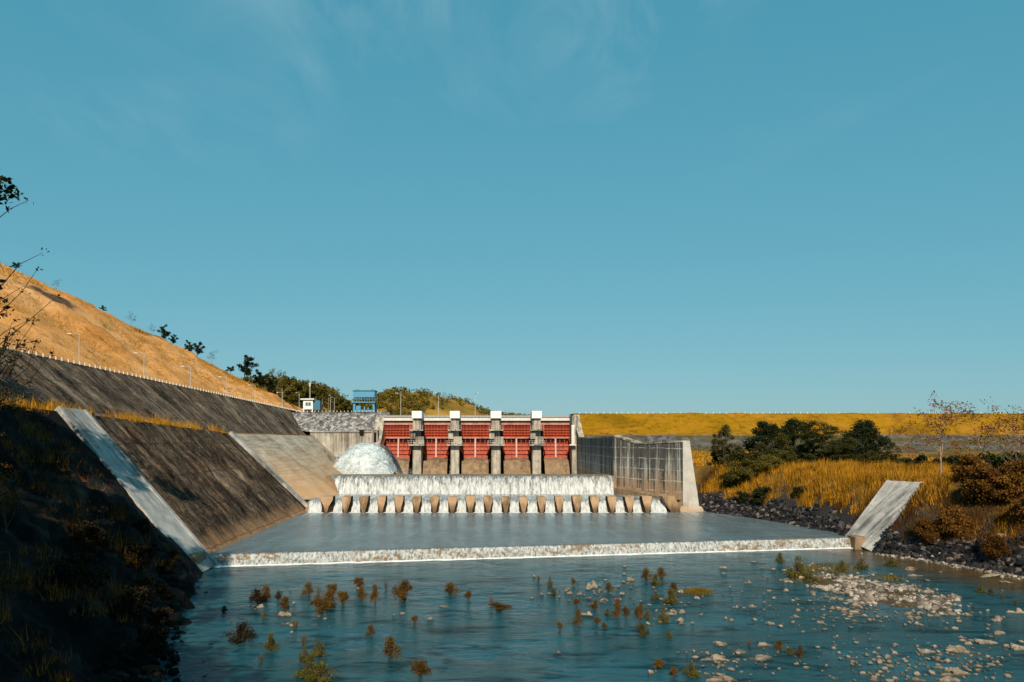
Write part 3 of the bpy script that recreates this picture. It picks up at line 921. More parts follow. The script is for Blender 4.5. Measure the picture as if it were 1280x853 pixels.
for i, (a, c) in enumerate(bays):
    Yg = 203.0
    x0, x1 = gx(a, 200.5) - 0.1, gx(c, 200.5) + 0.1
    X = (x0 + x1) / 2; hw = (x1 - x0) / 2
    nm = ['leftmost', 'second from the left', 'middle one', 'second from the right', 'rightmost'][i]
    r = empty('sluice_gate', (X, Yg, 8.9), f'red ribbed steel sluice gate in its bay, {nm} of the five', 'sluice gate', 'red sluice gates')
    zt, zm, zb = gz(528.5) - 8.9, gz(547.5) - 8.9, gz(572) - 8.9
    curve = lambda z: -1.1 * ((z - zm) / (zt - zm)) ** 2 if z < zm else -0.25 * ((z - zm) / (zt - zm)) ** 2
    sk = MB()
    sk.grid(lambda u, v: (-hw + 2 * hw * u, curve(zm + (zt - zm) * v), zm + (zt - zm) * v), 1, 6)
    sk.build('upper_plate', M['red'], r, smooth=True)
    sk = MB(); lw = hw * 0.97
    sk.grid(lambda u, v: ((-lw + 2 * lw * u) * (0.80 + 0.20 * v), curve(zb + (zm - zb) * v), zb + (zm - zb) * v), 1, 8)
    sk.build('lower_plate', M['red'], r, smooth=True)
    # stiffening grid, welded on: part of the face
    rb = MB()
    n = 9
    for q in range(n + 1):
        xx = -hw + 0.12 + q * (2 * hw - 0.24) / n
        rb.bb(xx - .07, xx + .07, -0.55, 0.0, zm + .1, zt - 0.6)
    for zc in np.linspace(zm + 0.85, zt - 1.2, 4):
        rb.bb(-hw, hw, -0.42, 0.0, zc - .06, zc + .06)
    for q in range(7):
        t = q / 6
        xt, xb_ = (-lw + 2 * lw * t) * 0.98, (-lw + 2 * lw * t) * 0.80
        rb.hexa([(xb_ - .07, -1.55, zb), (xb_ + .07, -1.55, zb), (xb_ + .07, -1.0, zb), (xb_ - .07, -1.0, zb),
                 (xt - .07, -0.5, zm - .2), (xt + .07, -0.5, zm - .2), (xt + .07, 0, zm - .2), (xt - .07, 0, zm - .2)])
    for zc in np.linspace(zb + 0.9, zm - 1.3, 4):
        k = 0.80 + 0.2 * (zc - zb) / (zm - zb)
        y = curve(zc)
        rb.bb(-lw * k, lw * k, y - 0.4, y, zc - .06, zc + .06)
    rb.build('rib_grid', M['red'], r)
    MB().bb(-hw, hw, -0.75, 0.3, zt - 0.62, zt).build('top_girder', M['pink'], r, bevel=0.03)
    MB().bb(-hw * 0.99, hw * 0.99, -0.95, 0.2, zm - 0.22, zm + 0.22).build('middle_girder', M['pink'], r, bevel=0.03)
    MB().bb(-lw * .8, lw * .8, -1.75, -0.9, zb - .35, zb + 0.12).build('bottom_beam', M['pink'], r, bevel=0.03)
    MB().bb(-lw * .82, lw * .82, -1.5, -0.85, zb + .3, zb + 0.62).build('bottom_girder', M['red'], r, bevel=0.03)
    MB().hexa([(-.2, -1.95, zb), (.2, -1.95, zb), (.2, -1.0, zb), (-.2, -1.0, zb), (-.2, -1.05, zm - .2), (.2, -1.05, zm - .2), (.2, 0, zm - .2), (-.2, 0, zm - .2)]).build('centre_strut', M['pale_strut'], r)
    for sgn in (-1, 1):
        MB().bb(sgn * 0.35, sgn * hw * 0.8, -0.5, -0.02, zm - 0.95, zm - 0.3).build('slot', M['black'], r)
        arm = MB()
        tr = Vector((sgn * hw * 0.985, -6.2, gz(557) - 8.9))
        for q in (Vector((sgn * hw * .9, -0.8, zm)), Vector((sgn * lw * .74, -1.4, zb + .6))):
            arm.tube([tr, q], [0.22, 0.2], 4)
        arm.build('gate_arm', M['red'], r)
    # ogee crest below the gate
    og = MB()
    prof = [(203.6, 8.55), (201.5, 8.6), (199.8, 8.2), (198.2, 7.1), (197.0, 5.4), (195.8, 3.0)]
    og.grid(lambda u, v: (x0 + 0.75 + (x1 - x0 - 1.5) * u, float(np.interp(v * 5, range(6), [p[0] for p in prof])), float(np.interp(v * 5, range(6), [p[1] for p in prof]))), 2, 15)
    tag(og.build('ogee_crest', M['concrete_brown'], smooth=True), f'brown curved concrete spillway crest under the red gate, {nm}', 'spillway crest', 'spillway crests under the gates')
    # breast wall closing the bay behind the gate
    # bridge deck over the bay
    d = empty('bridge_span', (X, 201, gz(526)), f'white edged bridge span over the red gate, {nm}', 'bridge span', 'bridge spans over the gates')
    dh = gz(522.6) - gz(526)
    MB().bb(-hw - 0.1, hw + 0.1, 0.9, 8.5, 0.0, dh).build('deck_beam', M['offwhite'], d, bevel=0.05)
    MB().bb(-hw, hw, 1.8, 8.2, -0.45, -0.02).build('soffit', M['concrete_brown'], d)
    rl = MB()
    for q in range(10):
        xx = -hw + q * 2 * hw / 9
        rl.bb(xx - .09, xx + .09, 1.0, 1.18, dh, dh + 0.85)
    for hgt in (0.4, 0.85): rl.bb(-hw, hw, 1.02, 1.15, dh + hgt - .1, dh + hgt)
    rl.build('railing', M['grey_rail'], d)
    MB().bb(-hw, hw, 1.9, 2.1, dh, dh + 0.7).build('kerb_wall', M['grey_rail'], d)

# back wall behind the gates (upstream face of the bays)
tag(MB().bb(gx(478), gx(716), 206.5, 208, 0, gz(523)).build('breast_wall', M['concrete_brown']), 'brown concrete breast wall behind the row of red gates', 'wall')

# left abutment
la = empty('abutment', (gx(473), 196.5, 3), 'grey curved abutment at the left end of the red gates', 'abutment')
w = MB()
cur = [(0, gz(521)), (1.2, gz(527)), (2.6, gz(536)), (5.0, gz(546)), (8, gz(556)), (11, gz(566))]
for (d0, z0), (d1, z1) in zip(cur, cur[1:]):
    xa, xb2 = gx(468) - gx(473), gx(479) - gx(473)
    w.hexa([(xa, 6 - d1, 0), (xb2, 6 - d1, 0), (xb2, 6 - d0, 0), (xa, 6 - d0, 0), (xa, 6 - d1, z1 - 3), (xb2, 6 - d1, z1 - 3), (xb2, 6 - d0, z0 - 3), (xa, 6 - d0, z0 - 3)])
w.bb(gx(468) - gx(473), gx(479) - gx(473), 6.0, 18, 0, gz(521) - 3)
w.build('curved_wall', M['concrete'], la)
MB().bb(-1.1, 0.5, -1.4, 1.5, gz(556) - 3, gz(538) - 3).build('hoist_box', M['concrete'], la, bevel=0.08)
MB().bb(-0.5, 0.2, -1.48, -1.38, gz(553) - 3, gz(541) - 3).build('box_opening', M['black'], la)
MB().bb(-1.8, 1.2, -2.0, 1.5, gz(557.5) - 3, gz(556) - 3).build('platform', M['concrete'], la)

# right abutment column
ra = empty('abutment', (gx(715), 196.5, 3), 'slim pale abutment column at the right end of the red gates', 'abutment')
MB().bb(-0.45, 1.2, 0, 12, 0, gz(520) - 3).build('column', M['concrete'], ra, bevel=0.05)
MB().bb(-0.7, 0.1, -1.3, -0.1, gz(556) - 3, gz(532) - 3).build('ladder_shaft', M['offwhite'], ra, bevel=0.05)
MB().bb(-1.3, 0.5, -1.5, 0, gz(557) - 3, gz(555.5) - 3).build('platform', M['offwhite'], ra)

# ------------------------------------------------------------------ right training wall
TW = [(25.2, 201.0), (25.25, 198.0), (25.3, 195.5), (25.35, 192.0), (25.5, 172.0), (25.8, 143.0), (29.4, 136.8), (35.0, 127.0)]
TZ = [20.4, 18.2, 16.0, 14.4, 14.2, 14.55, 13.0, 13.5]
tw = empty('training_wall', (35, 127, 0), 'tall grey training wall streaked black, running right of the red gates', 'wall')
O_ = Vector((35, 127, 0))


def loft(rows, closed=True):
    b = MB(); n = len(rows[0])
    for r in rows: b.v += [tuple(p) for p in r]
    for i in range(len(rows) - 1):
        for k in range(n):
            j = (k + 1) % n
            b.f.append((i * n + k, i * n + j, (i + 1) * n + j, (i + 1) * n + k))
    b.f.append(tuple(range(n))); b.f.append(tuple(reversed(range((len(rows) - 1) * n, len(rows) * n))))
    return b


rows = []
for (x, y), zt in zip(TW, TZ):
    th, tb = (1.15, 3.0)
    if y > 190: tb = 2.0
    rows.append([Vector((x, y, 0.2)) - O_, Vector((x, y, zt)) - O_, Vector((x + th, y, zt)) - O_, Vector((x + tb, y, 0.2)) - O_])
wb = loft(rows)
# finer pieces so the streaked face has its own mesh, the end face its own
wb.build('wall_face', M['wall'], tw)
b = MB(); b.hexa([(0.0, -0.35, 0.6), (3.1, -0.35, 0.6), (3.1, -0.02, 0.6), (0.0, -0.02, 0.6), (0.0, -0.35, 13.55), (1.2, -0.35, 13.55), (1.2, -0.02, 13.55), (0.0, -0.02, 13.55)])
b.build('end_face', M['concrete_bright'], tw)
b = MB()
for (xa, ya), (xb_, yb), za, zb_ in zip(TW[3:], TW[4:], TZ[3:], TZ[4:]):
    b.hexa([Vector((xa - .12, ya, za)) - O_, Vector((xb_ - .12, yb, zb_)) - O_, Vector((xb_ + 1.3, yb, zb_)) - O_, Vector((xa + 1.3, ya, za)) - O_,
            Vector((xa - .12, ya, za + .28)) - O_, Vector((xb_ - .12, yb, zb_ + .28)) - O_, Vector((xb_ + 1.3, yb, zb_ + .28)) - O_, Vector((xa + 1.3, ya, za + .28)) - O_])
b.build('coping', M['concrete'], tw)
b = MB()
for (xa, ya), (xb_, yb), za, zb_ in zip(TW[0:3], TW[1:4], TZ, TZ[1:]):
    b.hexa([Vector((xa - .1, ya, za)) - O_, Vector((xb_ - .1, yb, zb_)) - O_, Vector((xb_ + 1.4, yb, zb_)) - O_, Vector((xa + 1.4, ya, za)) - O_,
            Vector((xa - .1, ya, za + .5)) - O_, Vector((xb_ - .1, yb, zb_ + .5)) - O_, Vector((xb_ + 1.4, yb, zb_ + .5)) - O_, Vector((xa + 1.4, ya, za + .5)) - O_])
b.build('curved_coping', M['concrete'], tw)
b = MB()
ft = [(25.8, 142.0, 4.6), (29.4, 136.8, 4.2), (34.4, 128.0, 3.2)]
for (xa, ya, za), (xb_, yb, zb_) in zip(ft, ft[1:]):
    nx, ny = -(yb - ya), (xb_ - xa); l = math.hypot(nx, ny); nx, ny = -nx / l * 1.1, -ny / l * 1.1
    if nx > 0: nx, ny = -nx, -ny
    b.hexa([Vector((xa + nx, ya + ny, 1)) - O_, Vector((xb_ + nx, yb + ny, 1)) - O_, Vector((xb_ + .3, yb, 1)) - O_, Vector((xa + .3, ya, 1)) - O_,
            Vector((xa + nx, ya + ny, za)) - O_, Vector((xb_ + nx, yb + ny, zb_)) - O_, Vector((xb_ + .3, yb, za)) - O_, Vector((xa + .3, ya, za)) - O_])
b.build('footing', M['concrete_brown'], tw)
b = MB(); b.hexa([(-1.4, -1.4, 0.3), (4.2, -1.2, 0.3), (4.2, 1.5, 0.3), (-1.4, 1.5, 0.3), (-0.4, -0.7, 2.2), (3.2, -0.7, 2.2), (3.2, 1.0, 2.2), (-0.4, 1.0, 2.2)])
b.build('toe', M['concrete_bright'], tw, bevel=0.1)

# ------------------------------------------------------------------ left retaining wall, rockfill crest
b = MB(); b.grid(lambda u, v: (-49 + 21 * u, 203.0 + 0.05 * nz(u * 20, v * 5), 2 + (gz(539.5) - 2) * v), 30, 10)
b.bb(-49, -28.2, 203.2, 205.5, 2, gz(539.5)).bb(-49, -28.2, 202.7, 203.6, gz(540.5), gz(539))
tag(b.build('retaining_wall', M['concrete_wall']), 'pale streaked concrete retaining wall above the foaming jet', 'wall')
for px_, pw, ph in ((450, 1.2, 1.6),):
    tag(MB().bb(gx(px_) - .6, gx(px_) + .6, 202.5, 203.6, gz(543.5), gz(538)).bb(gx(px_) - .8, gx(px_) + .8, 202.4, 203.7, gz(538), gz(537.4)).build('valve_box', M['black']), 'small dark box standing on the pale retaining wall edge', 'box')


def rf(u, v):
    x = -62 + 34.5 * u
    y, z = 204.5 + 6.5 * v, gz(539.2) + (22.0 - gz(539.2)) * v
    d = 0.35 * nz(x, y, z, 0.9, 3)
    return (x, y - d * .6, z + d * .6)


tag(MB().grid(rf, 90, 24).build('rockfill_slope', M['rockfill']), 'grey rockfill slope under the blue gantry and white hut', 'rock slope')
MB().bb(-64, gx(478), 210.8, 220, 14, 22.05).build('crest_road', M['asphalt'])['kind'] = 'structure'

# ------------------------------------------------------------------ embankment dam on the right
DAM = [(212.5, 21.55), (211.5, 21.6), (199.2, 15.3), (198.6, 15.35), (196.8, 15.1), (190.5, 11.6), (184, 9.5)]


def dam(u, v):
    x = 26.2 + 520 * u ** 1.3
    q = v * (len(DAM) - 1)
    y = float(np.interp(q, range(len(DAM)), [p[0] for p in DAM])); z = float(np.interp(q, range(len(DAM)), [p[1] for p in DAM]))
    d = (0.35 * nz(x, y, z, 0.15, 4) + 0.15 * nz(x, y, z, 0.8, 3)) * (1.0 if 0.3 < q else 0.2)
    return (x, y, z + d)


tag(MB().grid(dam, 300, 72).build('embankment_dam', M['dam'], smooth=True), 'long embankment dam with golden grass face and level crest', 'dam')
MB().bb(26.2, 546, 211.8, 222, 12, 21.65).build('crest_road', M['asphalt'])['kind'] = 'structure'
b = MB()
for i in range(60):
    xa, xb_ = 27 + i * 8, 27 + i * 8 + 7.8
    b.bb(xa, xb_, 198.5, 199.0, 15.1, 15.5)
tag(b.build('bench_kerb', M['concrete_brown']), 'thin pale kerb line along the bench of the grass dam', 'kerb')

# ------------------------------------------------------------------ right bank terrain
def Xr(Y): return ip(Y, [-80, 30, 73, 81, 88, 93, 97, 113, 127, 134, 145, 200], [58, 58, 55, 52.6, 48.6, 46.6, 48.2, 44.8, 38.6, 37.5, 31, 27.5])


def hR(X, Y):
    d = X - Xr(Y)
    zw = ip(Y, [90, 95, 128, 140], [0, 1.3, 1.3, 3.0])
    bank = zw + d * ip(Y, [60, 100, 128], [0.85, 1.0, 0.8]) + 0.5 * math.exp(-((Y - 91.0) / 3.5) ** 2) * min(1, max(0, d / 3))
    plat = ip(Y, [-80, 80, 95, 130, 185, 210], [9.0, 9.0, 8.2, 8.3, 10.6, 11.4])
    plat += 0.7 * math.exp(-(((X - 61) / 12) ** 2 + ((Y - 116) / 14) ** 2)) + 1.2 * math.exp(-(((X - 68) / 9) ** 2 + ((Y - 80) / 8) ** 2))
    k = 1.2
    a, b2 = bank, plat
    h = max(k - abs(a - b2), 0) / k
    z = min(a, b2) - h * h * k * 0.25
    # the bed cut for the concrete chute
    t = ((X - 47.8) * 7.1 + (Y - 91.6) * 2.2) / 55.25; s_ = (-(X - 47.8) * 2.2 + (Y - 91.6) * 7.1) / 7.43
    if -0.3 < t < 1.02 and abs(s_) < 4.2:
        zr = 0.3 + 8.05 * t
        w = min(1.0, max(0.0, (abs(s_) - 2.3) / 1.9))
        z = (zr - 0.55) * (1 - w) + z * w if w == 0 else (zr - 0.15) * (1 - w) + z * w
    return z


def land(u, v):
    Y = -80 + 272 * u
    X = Xr(Y) - 4 + 16 * min(v / 0.5, 1) + (330 * ((v - 0.5) / 0.5) ** 2 if v > 0.5 else 0)
    z = hR(X, Y)
    d = 0.5 * nz(X, Y, 0, 0.22, 4) * (0.5 if z < 1 else 1)
    if 87 < Y < 98 and X < 58: d *= 0.1
    return (X, Y, z + d)


MB().grid(land, 420, 110).build('bank_terrain', M['land'], smooth=True)['kind'] = 'structure'

# right drain chute
c2 = empty('drain_chute', (49, 93, 0), 'short pale concrete chute on the grassy bank at the right end of the weir', 'drain chute')
bA, bB = Vector((48.7, 89.4, -0.3)), Vector((47.0, 93.8, 0.9))
tA, tB = Vector((56.2, 92.0, 8.35)), Vector((53.6, 95.6, 8.35))
nr = (bB - bA).cross(tA - bA).normalized()
if nr.z < 0: nr = -nr
chute_parts(c2, bA, bB, tA, tB, nr, Vector((49, 93, 0)), 0.06, 'chute', 20, 0.22)

# ------------------------------------------------------------------ spray of the open outlet
def spray_shell_mat(name, thr):
    m = Mat(name); p = m.obj()
    n = m.noise(m.map(p, (1, 1, 0.8)), 0.55, 8, 0.68, 0.6)
    f = m.noise(p, 2.6, 5, 0.7)
    a = m.rng(m.ma('ADD', n, m.ma('MULTIPLY', m.ma('SUBTRACT', f, 0.5), 0.5)), thr - 0.08, thr + 0.10, 0.0, 0.8)
    return m.out((0.60, 0.68, 0.71), 0.7, 0.1, None, alpha=a)


def jet():
    r = empty('spillway_jet', (gx(455, 180), 180, 4.3), 'white foaming dome of water bursting from the outlet left of the gates', 'water jet')
    oc = Vector(r.location)
    top = [(417, 592), (421, 580), (426, 571), (434, 566), (440, 561), (447, 557.5), (456, 555.5), (466, 556.5), (474, 560), (481, 566), (487, 575), (491, 584), (494, 592)]

    def dome(k, rough, so):
        def fn(u, v):
            px = 417 + 77 * u
            py = ip(px, [p[0] for p in top], [p[1] for p in top])
            hgt = (max(0.0, gz(py, 180) - 4.0) + 0.4) * (0.965 if k < 1 else k)
            x = gx(455.5 + (px - 455.5) * k, 180)
            a = math.pi * v
            y = 180 - 7.5 * k * math.cos(a) * (0.6 + 0.4 * math.sin(math.pi * u))
            z = 4.0 + hgt * math.sin(a) ** 0.7
            d = rough * nz(x * 0.3, y * 0.3, z * 0.3 + so, 1, 4)
            return (x + d * 0.4 - oc.x, y - d * 0.7 - oc.y, z + d * 0.5 * math.sin(a) - oc.z)
        return fn
    MB().grid(dome(0.97, 0.45, 0), 110, 70).build('foam_dome', M['spray'], r, smooth=True)
    for k, thr, so in ((1.0, 0.50, 3), (1.03, 0.56, 7), (1.07, 0.62, 11)):
        MB().grid(dome(k, 0.8, so), 90, 60).build('torn_spray', spray_shell_mat('torn_spray', thr), r, smooth=True)

    # smooth sheets of water curving round the dome: towards the gates, and against the lining
    def arch(u, v):
        t = v
        q = P(470 + 27 * t ** 0.95 + 7 * u, 556.5 + 36 * t ** 1.8, 186 - 5 * u)
        return (q.x - oc.x, q.y - oc.y, q.z - oc.z + 0.15 * nz(u * 5, v * 9, 4))
    MB().grid(arch, 12, 40).build('arching_sheet', M['wet_sheet'], r, smooth=True)

    def left_sheet(u, v):
        a = P(404 + 9 * v ** 1.3, 559 + 34 * v, 188); b = P(425 + 9 * v, 571 + 22 * v, 178)
        q = a.lerp(b, u); q.z -= 1.0 * math.sin(math.pi * u)
        return (q.x - oc.x, q.y - oc.y, q.z - oc.z + 0.12 * nz(u * 4, v * 9, 2))
    MB().grid(left_sheet, 14, 30).build('side_sheet', M['wet_sheet'], r, smooth=True)
    sp = []
    f = dome(1.0, 0.5, 0)
    for _ in range(9000):
        q = f(RNG.random(), RNG.uniform(0.03, 0.75)); e_ = abs(RNG.gauss(0, .3))
        sp.append((q[0] + RNG.gauss(0, .25), q[1] - e_, q[2] + RNG.gauss(0, .22)))
    for _ in range(2600):                                  # low drifting spray on the gate side
        q = P(RNG.uniform(470, 520), 592 - abs(RNG.gauss(0, 3.2)), RNG.uniform(176, 190))
        sp.append(tuple(q - oc))
    link('droplets', mesh_np('droplets', leaf_quads(np.array(sp), NP.uniform(.012, .045, len(sp)), 0.8), 4), M['spray'], r)


jet()

# ------------------------------------------------------------------ plants: prototypes
def limbs(seed, height, spread, r0, n_main=5, lean=0.0, start=0.35, levels=2, up=0.6, wob=0.12):
    """a tapered trunk with limbs: returns an MB and the list of twig ends"""
    rg = random.Random(seed); b = MB(); tips = []

    def grow(p, d, L, r, lev):
        pts = [Vector(p)]; rad = [r]; k = 4
        dd = Vector(d)
        for i in range(k):
            dd = (dd + Vector((rg.uniform(-1, 1), rg.uniform(-1, 1), rg.uniform(-.5, .9))) * wob * (1 + 0.6 * lev)).normalized()
            pts.append(pts[-1] + dd * L / k); rad.append(r * (1 - 0.72 * (i + 1) / k))
        b.tube(pts, rad, 6 if lev == 0 else 4, cap=False)
        if lev >= levels:
            tips.append(pts[-1]); tips.append(pts[-2])
            return
        m = n_main if lev == 0 else rg.randint(2, 4)
        for i in range(m):
            t = start + (1 - start) * (i + rg.random()) / m if lev == 0 else rg.uniform(0.35, 1.0)
            q = t * k; j = min(int(q), k - 1); pp = pts[j].lerp(pts[j + 1], q - j)
            a = rg.uniform(0, 2 * math.pi) if lev else i * 2.4 + rg.uniform(-.5, .5)
            nd = (dd * up + Vector((math.cos(a), math.sin(a), rg.uniform(0.0, 0.5))) * (spread if lev == 0 else 0.9)).normalized()
            grow(pp, nd, L * (rg.uniform(0.42, 0.62) if lev == 0 else rg.uniform(0.5, 0.7)), rad[j] * 0.6, lev + 1)
        tips.append(pts[-1])
    grow((0, 0, -0.4), (lean, 0, 1), height * 0.82, r0, 0)
    return b, tips


def make_tree(name, seed, height, spread, r0, leafmat, barkmat, leaf_n=60, leaf=0.22, clump=0.9, n_main=6, start=0.35, levels=2, up=0.55, squash=0.75, wob=0.12, lean=0.0):
    b, tips = limbs(seed, height, spread, r0, n_main, lean, start, levels, up, wob)
    r = empty(name)
    b.build('trunk', barkmat, r, smooth=True)
    if leaf_n:
        rg = random.Random(seed + 1)
        C = clump_pts([tuple(t) for t in tips], [clump * rg.uniform(0.6, 1.3) for _ in tips], leaf_n, 0.5, squash)
        me = mesh_np('crown', leaf_quads(C, NP.uniform(leaf * .6, leaf * 1.3, len(C)), 0.6, 0.4), 4)
        link('crown', me, leafmat, r)
    return r


def place(proto, first, loc, rz, sc, label, cat, group=None):
    o = proto if first else copy_tree(proto)
    o.location = loc; o.rotation_euler = (0, 0, rz); o.scale = (sc, sc, sc) if not hasattr(sc, '__len__') else sc
    for k in ('label', 'category', 'group'):
        if k in o: del o[k]
    return tag(o, label, cat, group)


used = {}


def put(key, maker, loc, rz, sc, label, cat, group=None):
    if key not in used:
        used[key] = maker()
        return place(used[key], True, loc, rz, sc, label, cat, group)
    return place(used[key], False, loc, rz, sc, label, cat, group)


# --- trees on the right bank
def blob_tree(name, seed, h, rx, z0, z1, nb, br, nl, leaf, leafmat, bark, flat=0.8, shape=1.0):
    """trunk and limbs under a crown of many leaf clumps filling an uneven outline"""
    rg = random.Random(seed)
    b, tips = limbs(seed, h * .85, .8, .16, 7, 0, .2, 2, .5, .14)
    r = empty(name); b.build('trunk', bark, r, smooth=True)
    cs, rs = [], []
    for i in range(nb):
        t = rg.random(); z = z0 + (z1 - z0) * t
        w = rx * (math.sin(math.pi * min(1, .12 + .86 * t)) ** .7 if shape == 1 else (1 - .55 * abs(t - .75)))
        a = rg.uniform(0, 6.28); q = w * math.sqrt(rg.uniform(.05, 1)) * rg.uniform(.75, 1.12)
        cs.append((math.cos(a) * q, math.sin(a) * q, z)); rs.append(br * rg.uniform(.55, 1.25))
    C = clump_pts(cs, rs, nl, .45, flat)
    link('crown', mesh_np('crown', leaf_quads(C, NP.uniform(leaf * .5, leaf * 1.3, len(C)), .6, .5), 4), leafmat, r)
    return r


TREES = {
    'dense': (lambda: blob_tree('dense_tree', 21, 8, 3.4, 1.2, 7.4, 60, 1.1, 190, .15, M['leaf_dark'], M['bark_dark']), 8.3),
    'loose': (lambda: blob_tree('loose_tree', 27, 8, 3.0, .8, 7.6, 44, .85, 140, .14, M['leaf_mixed'], M['bark'], .9), 8.2),
    'open': (lambda: blob_tree('spreading_tree', 33, 8, 4.3, 2.6, 7.5, 48, 1.15, 170, .13, M['leaf_mixed'], M['bark'], .38, 2), 7.9),
    'round': (lambda: blob_tree('round_tree', 45, 8, 3.6, .4, 7.3, 80, 1.15, 190, .15, M['leaf_dark'], M['bark_dark']), 8.3),
    'bushy': (lambda: blob_tree('bushy_tree', 52, 4, 2.9, .2, 3.5, 44, .8, 150, .12, M['leaf_olive'], M['bark'], .8), 4.2),
}
GR = 'trees on the right bank'
for key, px, pyb, pyt, D, wf, lab in (
        ('loose', 905, 588, 530, 138, .85, 'loose dark tree nearest the training wall on the right bank'),
        ('dense', 957, 585, 522, 142, 1.0, 'tall dark tree second from the training wall, behind golden grass'),
        ('dense', 993, 588, 519, 146, 1.0, 'broad dark green tree in the middle of the bank group'),
        ('open', 1028, 590, 524, 134, 1.0, 'spreading olive tree with flat layered crown beside the darkest tree'),
        ('round', 1080, 588, 521, 130, .95, 'dense rounded near-black tree standing at the right of the group'),
        ('open', 1088, 600, 562, 114, .9, 'small pale-limbed flat crowned tree below the densest dark tree'),
        ('loose', 978, 598, 540, 132, .8, 'bushy tree with tan twigs at the centre of the bank group'),
        ('loose', 925, 610, 556, 126, 1.1, 'dark olive tree low on the bank, just left of the golden grass'),
        ('loose', 950, 606, 552, 127, 1.2, 'dark olive tree low on the bank beneath the tall dark tree'),
        ('bushy', 980, 606, 562, 126, 1.2, 'low olive bush tree under the middle of the bank group'),
        ('open', 1050, 600, 545, 126, .9, 'flat crowned olive tree in front of the low dark gap tree'),
        ('bushy', 930, 618, 570, 126, 1.0, 'low olive bush tree at the left edge of golden grass'),
        ('bushy', 960, 612, 566, 124, 1.1, 'low olive bush tree in front of the tall dark tree'),
        ('dense', 1010, 592, 550, 138, 1.2, 'low dark tree squeezed behind the middle of the bank group'),
        ('round', 1048, 592, 548, 137, 1.2, 'low dark tree filling the gap left of the rounded tree'),
        ('loose', 1115, 592, 552, 136, 1.0, 'thin olive tree just right of the rounded near-black tree')):
    mk, base = TREES[key]
    x = (px - PX) / F * D; z = hR(x, D)
    s_ = (H - (pyt - PY) / F * D - z) / base
    put('tr' + key, mk, (x, D, z - 0.1), RNG.uniform(0, 6.28), (s_ * wf * RNG.uniform(.95, 1.1), s_ * wf, s_), lab, 'tree', GR)

bare = lambda: make_tree('bare_tree', 61, 8.0, 0.75, 0.15, M['leaf_red'], M['bark_pale'], 5, 0.13, 0.7, 7, 0.3, 3, 0.7)
rusty = lambda: make_tree('rusty_tree', 77, 8.0, 1.2, 0.10, M['leaf_red'], M['bark_pale'], 7, 0.13, 0.8, 8, 0.12, 3, 0.55)
snag = lambda: make_tree('bare_shrub', 83, 4.0, 0.8, 0.1, None, M['bark_pale'], 0, 0, 0, 6, 0.15, 2, 0.7)
for key, mk, hb, px, pyb, pyt, D, lab, grp in (
        ('bare', bare, 8, 1176, 597, 517, 98, 'leafless tree with white forked trunk above the right bank', None),
        ('rusty', rusty, 8, 1232, 585, 514, 106, 'spreading thin tree with sparse rusty leaves, near the right end', 'rusty thin trees'),
        ('rusty', rusty, 8, 1272, 590, 517, 112, 'sparse rusty tree cut by the right picture edge', 'rusty thin trees'),
        ('rusty', rusty, 8, 1140, 585, 535, 125, 'low rusty thin tree left of the white forked trunk', 'rusty thin trees'),
        ('snag', snag, 4, 1241, 612, 574, 88, 'small bare white branching shrub above the dark right mound', 'bare shrubs on the right bank'),
        ('snag', snag, 4, 1080, 648, 606, 102, 'thin bare sapling beside the pale right chute', 'bare shrubs on the right bank'),
        ('snag', snag, 4, 1275, 590, 556, 90, 'bare grey shrub at the far right edge of the bank', 'bare shrubs on the right bank')):
    x = (px - PX) / F * D; z = hR(x, D); hgt = H - (pyt - PY) / F * D - z
    s_ = hgt / (hb * 1.0)
    put(key, mk, (x, D, z - 0.1), RNG.uniform(0, 6.28), s_, lab, 'tree' if key != 'snag' else 'shrub', grp)

# dark shrubs of the right bank
shrub = lambda: make_tree('shrub', 91, 2.4, 1.4, 0.07, M['leaf_dark'], M['bark_dark'], 75, 0.15, 0.55, 8, 0.05, 2, 0.4)
k = 0
for px, D, s_ in ((1110, 122, 1.1), (1128, 120, 0.9), (1146, 120, 1.2), (1165, 117, 1.0), (1190, 116, 1.2), (1214, 112, 1.2), (1245, 104, 1.5), (1272, 99, 1.6)):
    x = (px - PX) / F * D
    put('shrub', shrub, (x, D, hR(x, D) - 0.2), RNG.uniform(0, 6), s_, f'low dark green shrub behind the right bank, {ORD[k]} from the left of its row', 'shrub', 'dark shrubs behind the right bank'); k += 1
for k2, (px, D, s_) in enumerate(((900, 140, 1.3), (922, 138, 1.2), (945, 133, 1.3), (972, 131, 1.3), (996, 131, 1.2), (1020, 130, 1.3), (1044, 128, 1.2), (1066, 127, 1.2), (1094, 128, 1.1))):
    x = (px - PX) / F * D
    put('shrub', shrub, (x, D, hR(x, D) - 0.2), RNG.uniform(0, 6), s_ * 1.1, f'dark low shrub under the bank trees, {ORD[k2]} from the left', 'shrub', 'dark shrubs under the bank trees')
for k2, (px, py, D, s_) in enumerate(((915, 600, 127, 1.0), (950, 600, 118, 1.1), (930, 625, 121, 0.8), (1000, 605, 112, 0.7))):
    x = (px - PX) / F * D
    put('shrub', shrub, (x, D, hR(x, D) - 0.2), RNG.uniform(0, 6), s_, ['dark round shrub below the tree nearest the training wall', 'dark shrub at the left foot of the golden grass', 'small dark shrub low on the bank near the wall toe', 'small dark shrub in the middle of the golden grass'][k2], 'shrub', 'dark shrubs in the golden grass')
mound = lambda: make_tree('brown_bush', 97, 2.6, 1.6, 0.06, M['straw_dark'], M['bark'], 55, 0.10, 0.7, 10, 0.03, 3, 0.35)
k = 0
